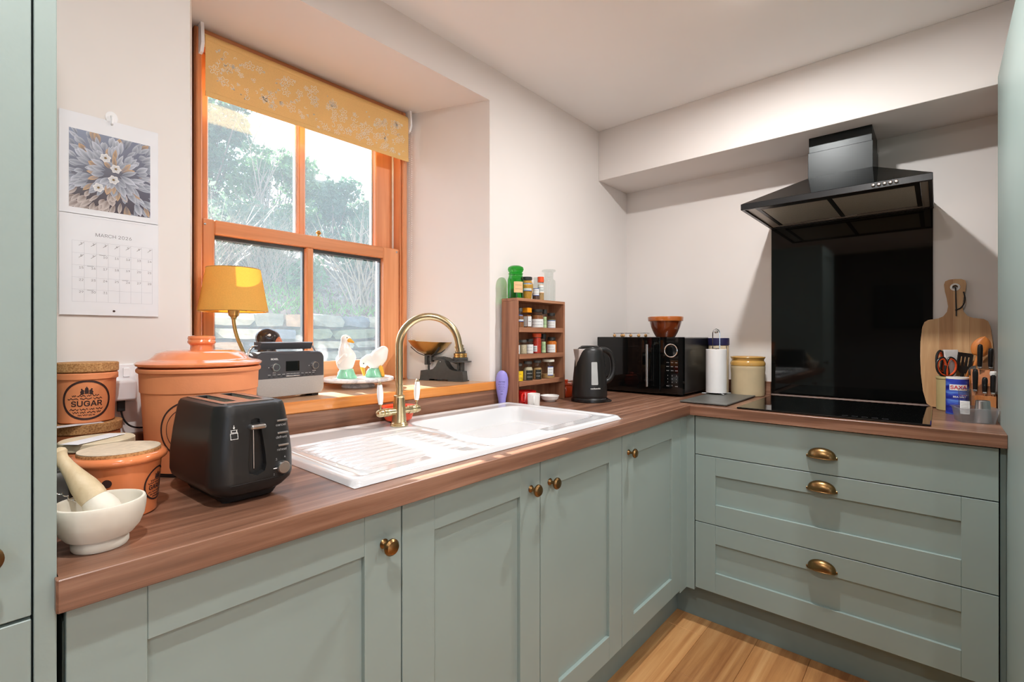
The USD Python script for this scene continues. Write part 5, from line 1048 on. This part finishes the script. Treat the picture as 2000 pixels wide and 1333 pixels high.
sa = thing('salt_drum', 'blue salt drum with red and white lettering in front of the utensil crock', 'salt drum', (.0525, 2.400, ZT))
part(sa, 'drum', lathe([(0, 0), (.0305, 0), (.032, .001), (.032, .128), (0, .128)], 56), 'salt_blue')
part(sa, 'lid', lathe([(0, .1282), (.0325, .1282), (.0325, .134), (.0310, .1352), (0, .1335)], 48), 'white_glaze'); part(sa, 'base_ring', lathe([(.0318, .0002), (.0326, .0002), (.0326, .004), (.0318, .004), (.0318, .0002)], 48), 'label_blue')
a0 = facing(.0525, 2.4) + .10
part(sa, 'label_panel', wrap(extr(Polygon([(-.026, -.011), (.026, -.008), (.026, .011), (-.026, .010)]).intersection(sbox(-.03, -.02, .03, .02)), .0002), .032, a0, .0985) if False else wrap(flat(.052, .021, .0002, 16), .032, a0, .0985), 'white_print', False)
part(sa, 'lettering', wrap(text('SAXA', .0125, .0002, True), .032, a0, .0925, .0008), 'salt_red', False); part(sa, 'lettering', wrap(text('SEA SALT', .0058, .0002, True), .032, a0 + .1, .062), 'white_print', False)

tb = thing('plastic_tub', 'shallow clear plastic tub at the right end of the worktop', 'tub', (.0905, 2.215, ZT), 14)
out = loft([ring(rrect(.084, .080, .010, 5), 0), ring(rrect(.100, .092, .012, 5), .047)], cap=True); inn = loft([ring(rrect(.0815, .0775, .009, 5), .0012), ring(rrect(.0985, .0905, .011, 5), .06)])
part(tb, 'tray', cut(out, inn), 'frosted_plastic', 30); part(tb, 'rim', cut(loft([ring(rrect(.108, .100, .014, 5), .0465), ring(rrect(.109, .101, .014, 5), .0485)]), loft([ring(rrect(.098, .090, .011, 5), .04), ring(rrect(.0985, .0905, .011, 5), .06)])), 'frosted_plastic', 30)
sg_ = thing('steel_cup', 'upturned brushed steel cup in the plastic tub', 'cup', (.1095, 2.207, ZT + .0016))
part(sg_, 'body', lathe([(0, .072), (.0155, .072), (.0175, .070), (.0218, .003), (.0225, 0), (.0208, 0), (.0165, .068), (0, .0695)], 48), 'steel')
gj = thing('glass_spice_jar', 'clear ribbed spice jar with white label in the plastic tub', 'jar', (.0715, 2.228, ZT + .0016))
part(gj, 'glass', lathe([(0, 0), (.019, 0), (.0205, .003), (.0205, .072), (.0185, .078), (.0175, .082)], 40), 'clear_glass')
part(gj, 'contents', lathe([(0, .0018), (.019, .0018), (.019, .030), (0, .030)], 28), 'spice_dark')
part(gj, 'lid', lathe([(0, .0825), (.0205, .0825), (.0215, .084), (.0205, .087), (.0215, .090), (.0205, .093), (.0215, .096), (.0205, .102), (.0215, .104), (.020, .107), (0, .107)], 40), 'clear_glass')
a0 = facing(.0715, 2.228) - .25
part(gj, 'label', wrap(flat(.026, .044, .0002, 10), .0205, a0, .044, .0003), 'white_print', False)
for k in range(7): part(gj, 'small_print', wrap(flat(.020, .0010, .0002, 8), .0205, a0, .060 - .0052 * k, .0007), 'grey_print', False, kind='stuff')

kb = thing('knife_block', 'stepped wooden knife block behind the plastic tub', 'knife block', (.117, 2.345, ZT))
side = Polygon([(-.055, 0), (.075, 0), (.075, .165), (.030, .165), (.012, .118), (-.022, .118), (-.030, .080), (-.055, .080)])
part(kb, 'body', T(T(extr(side, .058), rx=90), (.029, 0, 0), rz=90) if False else frame(extr(side, .058), (-.029, 0, 0), (0, 1, 0), (0, 0, 1)), 'block_wood', False)
def knife(label, x, y, z, L, lean=20, m_='black_plastic', butt=None, r=.0085):
    t = thing('kitchen_knife', label, 'knife', (x, y, z), 0, rx=lean, group='black-handled knives in the block')
    part(t, 'blade', cbox(-.0008, .0008, -.009, .009, -.045, .002, .0003), 'steel', False)
    part(t, 'bolster', rbox(-.0055, .0055, -r * 1.05, r * 1.05, .0005, .008, .002), 'steel')
    h = [(.0082, .0062, r * .85), (.02, .0066, r), (L * .55, .0072, r * 1.08), (L * .85, .0075, r * 1.1), (L * .97, .006, r * .95), (L, .003, r * .5)]
    part(t, 'handle', loft([ring(el(a, b), z_) for z_, a, b in h]), m_, 50)
    if butt: part(t, 'handle_end', T(lathe([(0, 0), (.0078, 0), (.009, .006), (.008, .013), (0, .015)], 20), (0, 0, L - .006)), butt)
kz = ZT
knife('black-handled knife with a bright steel collar, left front of the block', .0955, 2.310, kz + .094, .080, 16, r=.009)
knife('longest black-handled knife at the back left of the block', .110, 2.372, kz + .170, .088, 16)
knife('black-handled knife at the back right beside the tall cabinet', .137, 2.372, kz + .170, .074, 16)
knife('short black-handled knife in the middle front of the block', .119, 2.310, kz + .0865, .058, 12)
knife('black-handled knife with a pale blue-white end at the front right', .139, 2.310, kz + .0865, .072, 12, butt='white_glaze', r=.010)

# ------------------------------------------------------------------ the garden outside
def gz_(x, y):
    d = np.maximum(-x - 3.4, 0); return 1.30 + .255 * d + .10 * np.sin(y * 1.3 + d) * np.minimum(d, 1) * .5 + .010 * d * (y - 3)
gx_, gy_ = np.meshgrid(np.linspace(-16, -3.42, 70), np.linspace(-6, 16, 90), indexing='ij')
gzv = gz_(gx_, gy_) + .06 * (meshkit.fbm(np.stack([gx_ * 1.6, gy_ * 1.6, gx_ * 0], -1), 4) - .5)
n_, m_ = gx_.shape; i_, j_ = np.meshgrid(np.arange(n_ - 1), np.arange(m_ - 1), indexing='ij'); a_ = (i_ * m_ + j_).ravel()
gnd = thing('ground', 'sloping garden bank of bare soil outside the window', 'garden bank', kind='structure')
part(gnd, 'soil', trimesh.Trimesh(np.column_stack([gx_.ravel(), gy_.ravel(), gzv.ravel()]), np.vstack([np.column_stack([a_, a_ + m_, a_ + m_ + 1]), np.column_stack([a_, a_ + m_ + 1, a_ + 1])]), process=False), 'soil', True)
solo('path', cbox(-3.3, -1.94, -6, 16, .30, .40, .002), 'stone_pale', 'pale paved yard between the house and the garden wall', 'yard', smooth=False, kind='structure')
gw = thing('garden_wall', 'dry stone retaining wall outside the window', 'stone wall', (-3.2, 0, 0))
part(gw, 'backing', cbox(-.24, -.10, -2.0, 5.0, .40, 1.27, .01), 'soil', False)
wr = np.random.default_rng(5)
_box1 = trimesh.creation.box([1, 1, 1]).subdivide()
def stone(l, d, h, seed):
    r = np.random.default_rng(seed); v = np.array(_box1.vertices)
    v = v * (1 - .10 * (np.abs(v).sum(1, keepdims=True) > 1.3)) ; v = v + r.normal(0, .035, v.shape); return trimesh.Trimesh(v * np.array([d, l, h]), _box1.faces, process=False)
z = .40; k = 0
while z < 1.33:
    h = float(wr.uniform(.06, .105)); low = z < .85
    if z + h > 1.27: h = max(1.345 - z, .05)
    y = (-.2 if not low else -.3) + wr.uniform(-.2, 0)
    while y < 3.4:
        l = float(wr.uniform(.13, .34)) * (1.6 if low else 1); hh = h * wr.uniform(.86, 1.0)
        part(gw, 'stone', T(stone(l - .018, wr.uniform(.15, .23), hh - .012, 100 + k), (wr.uniform(-.02, .025), y + l / 2, z + h / 2), rx=wr.uniform(-2.5, 2.5), rz=wr.uniform(-3, 3)), ('stone_grey', 'stone_green', 'stone_sand', 'stone_blue', 'stone_pale')[int(wr.choice(5, p=[.28, .24, .16, .14, .18]))], False); k += 1
        y += l
    z += h
def leaves(cent, size, rnd, stretch=1.6):
    """one diamond-shaped leaf, folded on its midrib, at each centre"""
    n = len(cent); d = rnd.normal(size=(n, 3)); d /= np.linalg.norm(d, axis=1, keepdims=True); e = np.cross(d, rnd.normal(size=(n, 3))); e /= np.linalg.norm(e, axis=1, keepdims=True)
    s = size * rnd.uniform(.6, 1.3, (n, 1)); f_ = np.cross(d, e)
    P = np.stack([cent - d * s * stretch / 2, cent + e * s * .4 + f_ * s * .1, cent + d * s * stretch / 2, cent - e * s * .4 + f_ * s * .1], 1).reshape(-1, 3)
    b = np.arange(n)[:, None] * 4; return trimesh.Trimesh(P, np.vstack([b + [0, 1, 2], b + [0, 2, 3]]), process=False)
def sticks(A, B, r0, r1):
    """thin three-sided twigs from A to B"""
    d = B - A; d /= np.linalg.norm(d, axis=1, keepdims=True) + 1e-9; e = np.cross(d, [.31, .22, .92]); e /= np.linalg.norm(e, axis=1, keepdims=True); f_ = np.cross(d, e)
    P = []
    for q, rr in ((A, r0), (B, r1)):
        for t in range(3): P.append(q + (e * math.cos(t * 2.094) + f_ * math.sin(t * 2.094)) * np.reshape(rr, (-1, 1)))
    P = np.stack(P, 1).reshape(-1, 3); b = np.arange(len(A))[:, None] * 6
    return trimesh.Trimesh(P, np.vstack([b + [0, 1, 4], b + [0, 4, 3], b + [1, 2, 5], b + [1, 5, 4], b + [2, 0, 3], b + [2, 3, 5]]), process=False)
def bush(name, label, x, y, w, h, n, size, m_, seed, cat='bush', low=.12, group=None):
    r = np.random.default_rng(seed); t = thing(name, label, cat, (x, y, float(gz_(np.array(x), np.array(y))) - .05), group=group)
    c = []; lobes = [(r.normal(0, .42, 2) * w, r.uniform(.2, .86) * h, r.uniform(.26, .5) * w) for _ in range(20)]
    for (o, zz, rr) in lobes:
        k = n // 20; d = r.normal(size=(k, 3)); d /= np.linalg.norm(d, axis=1, keepdims=True); q = d * (r.uniform(0, 1, (k, 1)) ** .4) * rr; q[:, 2] *= 1.0
        c.append(q + [o[0], o[1], zz])
    c = np.vstack(c); c = c[(c[:, 2] > low * h) & (c[:, 2] < h * 1.02)]
    part(t, 'foliage', leaves(c, size, r), m_, False, kind='stuff')
    A = np.zeros((20, 3)); A[:, :2] = r.normal(0, .04, (20, 2)); B = np.array([[o[0], o[1], zz] for o, zz, rr in lobes])
    part(t, 'stem', sticks(A, B, .022, .008), 'twig', True); return t
def bare(name, label, x, y, w, h, n, m_, seed, r0=.006, lean=0.25, group=None, fork=2):
    r = np.random.default_rng(seed); t = thing(name, label, 'shrub', (x, y, float(gz_(np.array(x), np.array(y))) - .02), group=group)
    A = np.column_stack([r.normal(0, .10 * w, (n, 2)), np.zeros(n)]); d = np.column_stack([r.normal(0, lean, (n, 2)), np.ones(n)]); L = h * r.uniform(.45, 1, (n, 1))
    M_ = A + d * L * .5; B = M_ + (d + np.column_stack([r.normal(0, .35, (n, 2)), np.zeros(n)])) * L * .5
    S = [sticks(A, M_, r0, r0 * .7), sticks(M_, B, r0 * .7, r0 * .25)]
    for q in range(fork):
        f0 = M_ + (B - M_) * r.uniform(0, .7, (n, 1)); f1 = f0 + (d + r.normal(0, .5, (n, 3))) * L * .28; S.append(sticks(f0, f1, r0 * .45, r0 * .15))
    part(t, 'stem', cat_(*S), m_, True, kind='stuff'); return t
bush('ivy_tree', 'tall ivy-clad tree in the upper left window pane', -8.7, 2.45, .80, 2.75, 6500, .070, 'leaf_ivy', 21, 'tree')
bush('evergreen_bush', 'rounded evergreen bush left of the upper muntin', -8.3, 3.45, .62, 1.85, 5000, .064, 'leaf_laurel', 22)
bush('evergreen_bush', 'broad evergreen bush at the centre of the upper right pane', -7.9, 4.3, .62, 1.68, 5000, .060, 'leaf_ivy', 23)
bush('evergreen_bush', 'lower dull green bush at the right edge of the upper pane', -7.6, 5.15, .70, 1.42, 5000, .058, 'leaf_dull', 24)
bush('evergreen_bush', 'furthest right evergreen bush, mostly behind the upper window stile', -7.6, 6.3, .8, 1.45, 3000, .058, 'leaf_laurel', 28)
bush('evergreen_bush', 'dark low evergreen bush behind the bare shrub, lower right pane', -5.9, 3.55, .60, .95, 3000, .045, 'leaf_ivy', 25)
bush('evergreen_bush', 'low green bush half hidden behind the lampshade', -6.2, 2.2, .7, .9, 2600, .05, 'leaf_dull', 26)
bush('hedge_plant', 'pale green young shrub in the middle of the bank', -5.2, 2.42, .34, .42, 900, .045, 'leaf_laurel', 27)
bare('bare_shrub', 'pale bare multi-stemmed shrub in the lower right pane', -4.15, 2.55, .7, .95, 26, 'dry_stem', 31, .011, .30)
bare('dry_grass_clump', 'straw-coloured dry stems left of the lower muntin', -5.3, 2.15, 1.0, .80, 130, 'dry_stem', 32, .004, .35)
bare('dry_grass_clump', 'straw-coloured dry stems behind the lampshade', -4.6, 1.35, .8, .75, 90, 'dry_stem', 33, .004, .40)
bare('dry_grass_clump', 'tall dry stems in the lower part of the upper left pane', -7.0, 2.7, 1.3, .95, 150, 'dry_stem', 34, .005, .35)
bare('bare_shrub', 'bare brown shrub in the lower part of the upper right pane', -6.7, 4.5, 1.5, .72, 150, 'dry_stem', 35, .005, .45)
bare('bare_shrub', 'thin bare sapling in front of the ivy-clad tree', -7.6, 3.0, .3, 2.0, 14, 'dry_stem', 36, .016, .12)
br = np.random.default_rng(41)
N = 2600; gx2, gy2 = -br.uniform(3.5, 5.0, N), br.uniform(.6, 4.2, N); keep = (np.sin(gx2 * 5 + 1) + np.sin(gy2 * 4.1) + br.normal(0, .5, N)) > .35; gx2, gy2 = gx2[keep], gy2[keep]
A = np.column_stack([gx2, gy2, gz_(gx2, gy2) - .005]); B = A + np.column_stack([br.normal(0, .045, (len(A), 2)), br.uniform(.05, .13, len(A))])
part(gnd, 'grass', sticks(A, B, .006, .001), 'grass_blade', False, 'fresh green grass tufts on the bank', 'stuff')
N = 5000; gx2, gy2 = -br.uniform(3.42, 6.5, N), br.uniform(.4, 5.2, N)
part(gnd, 'leaf_litter', leaves(np.column_stack([gx2, gy2, gz_(gx2, gy2) + br.uniform(0, .03, N)]), .045, br), 'dry_leaf', False, 'dry brown leaf litter', 'stuff')

solo('yard', cbox(2.52, 14, -8, 8, -.3, -.05, .002), 'stone_pale', 'unseen pale paving added outside the added fill window', 'yard', smooth=False, kind='structure')  # added out of view to bounce daylight through the extra window
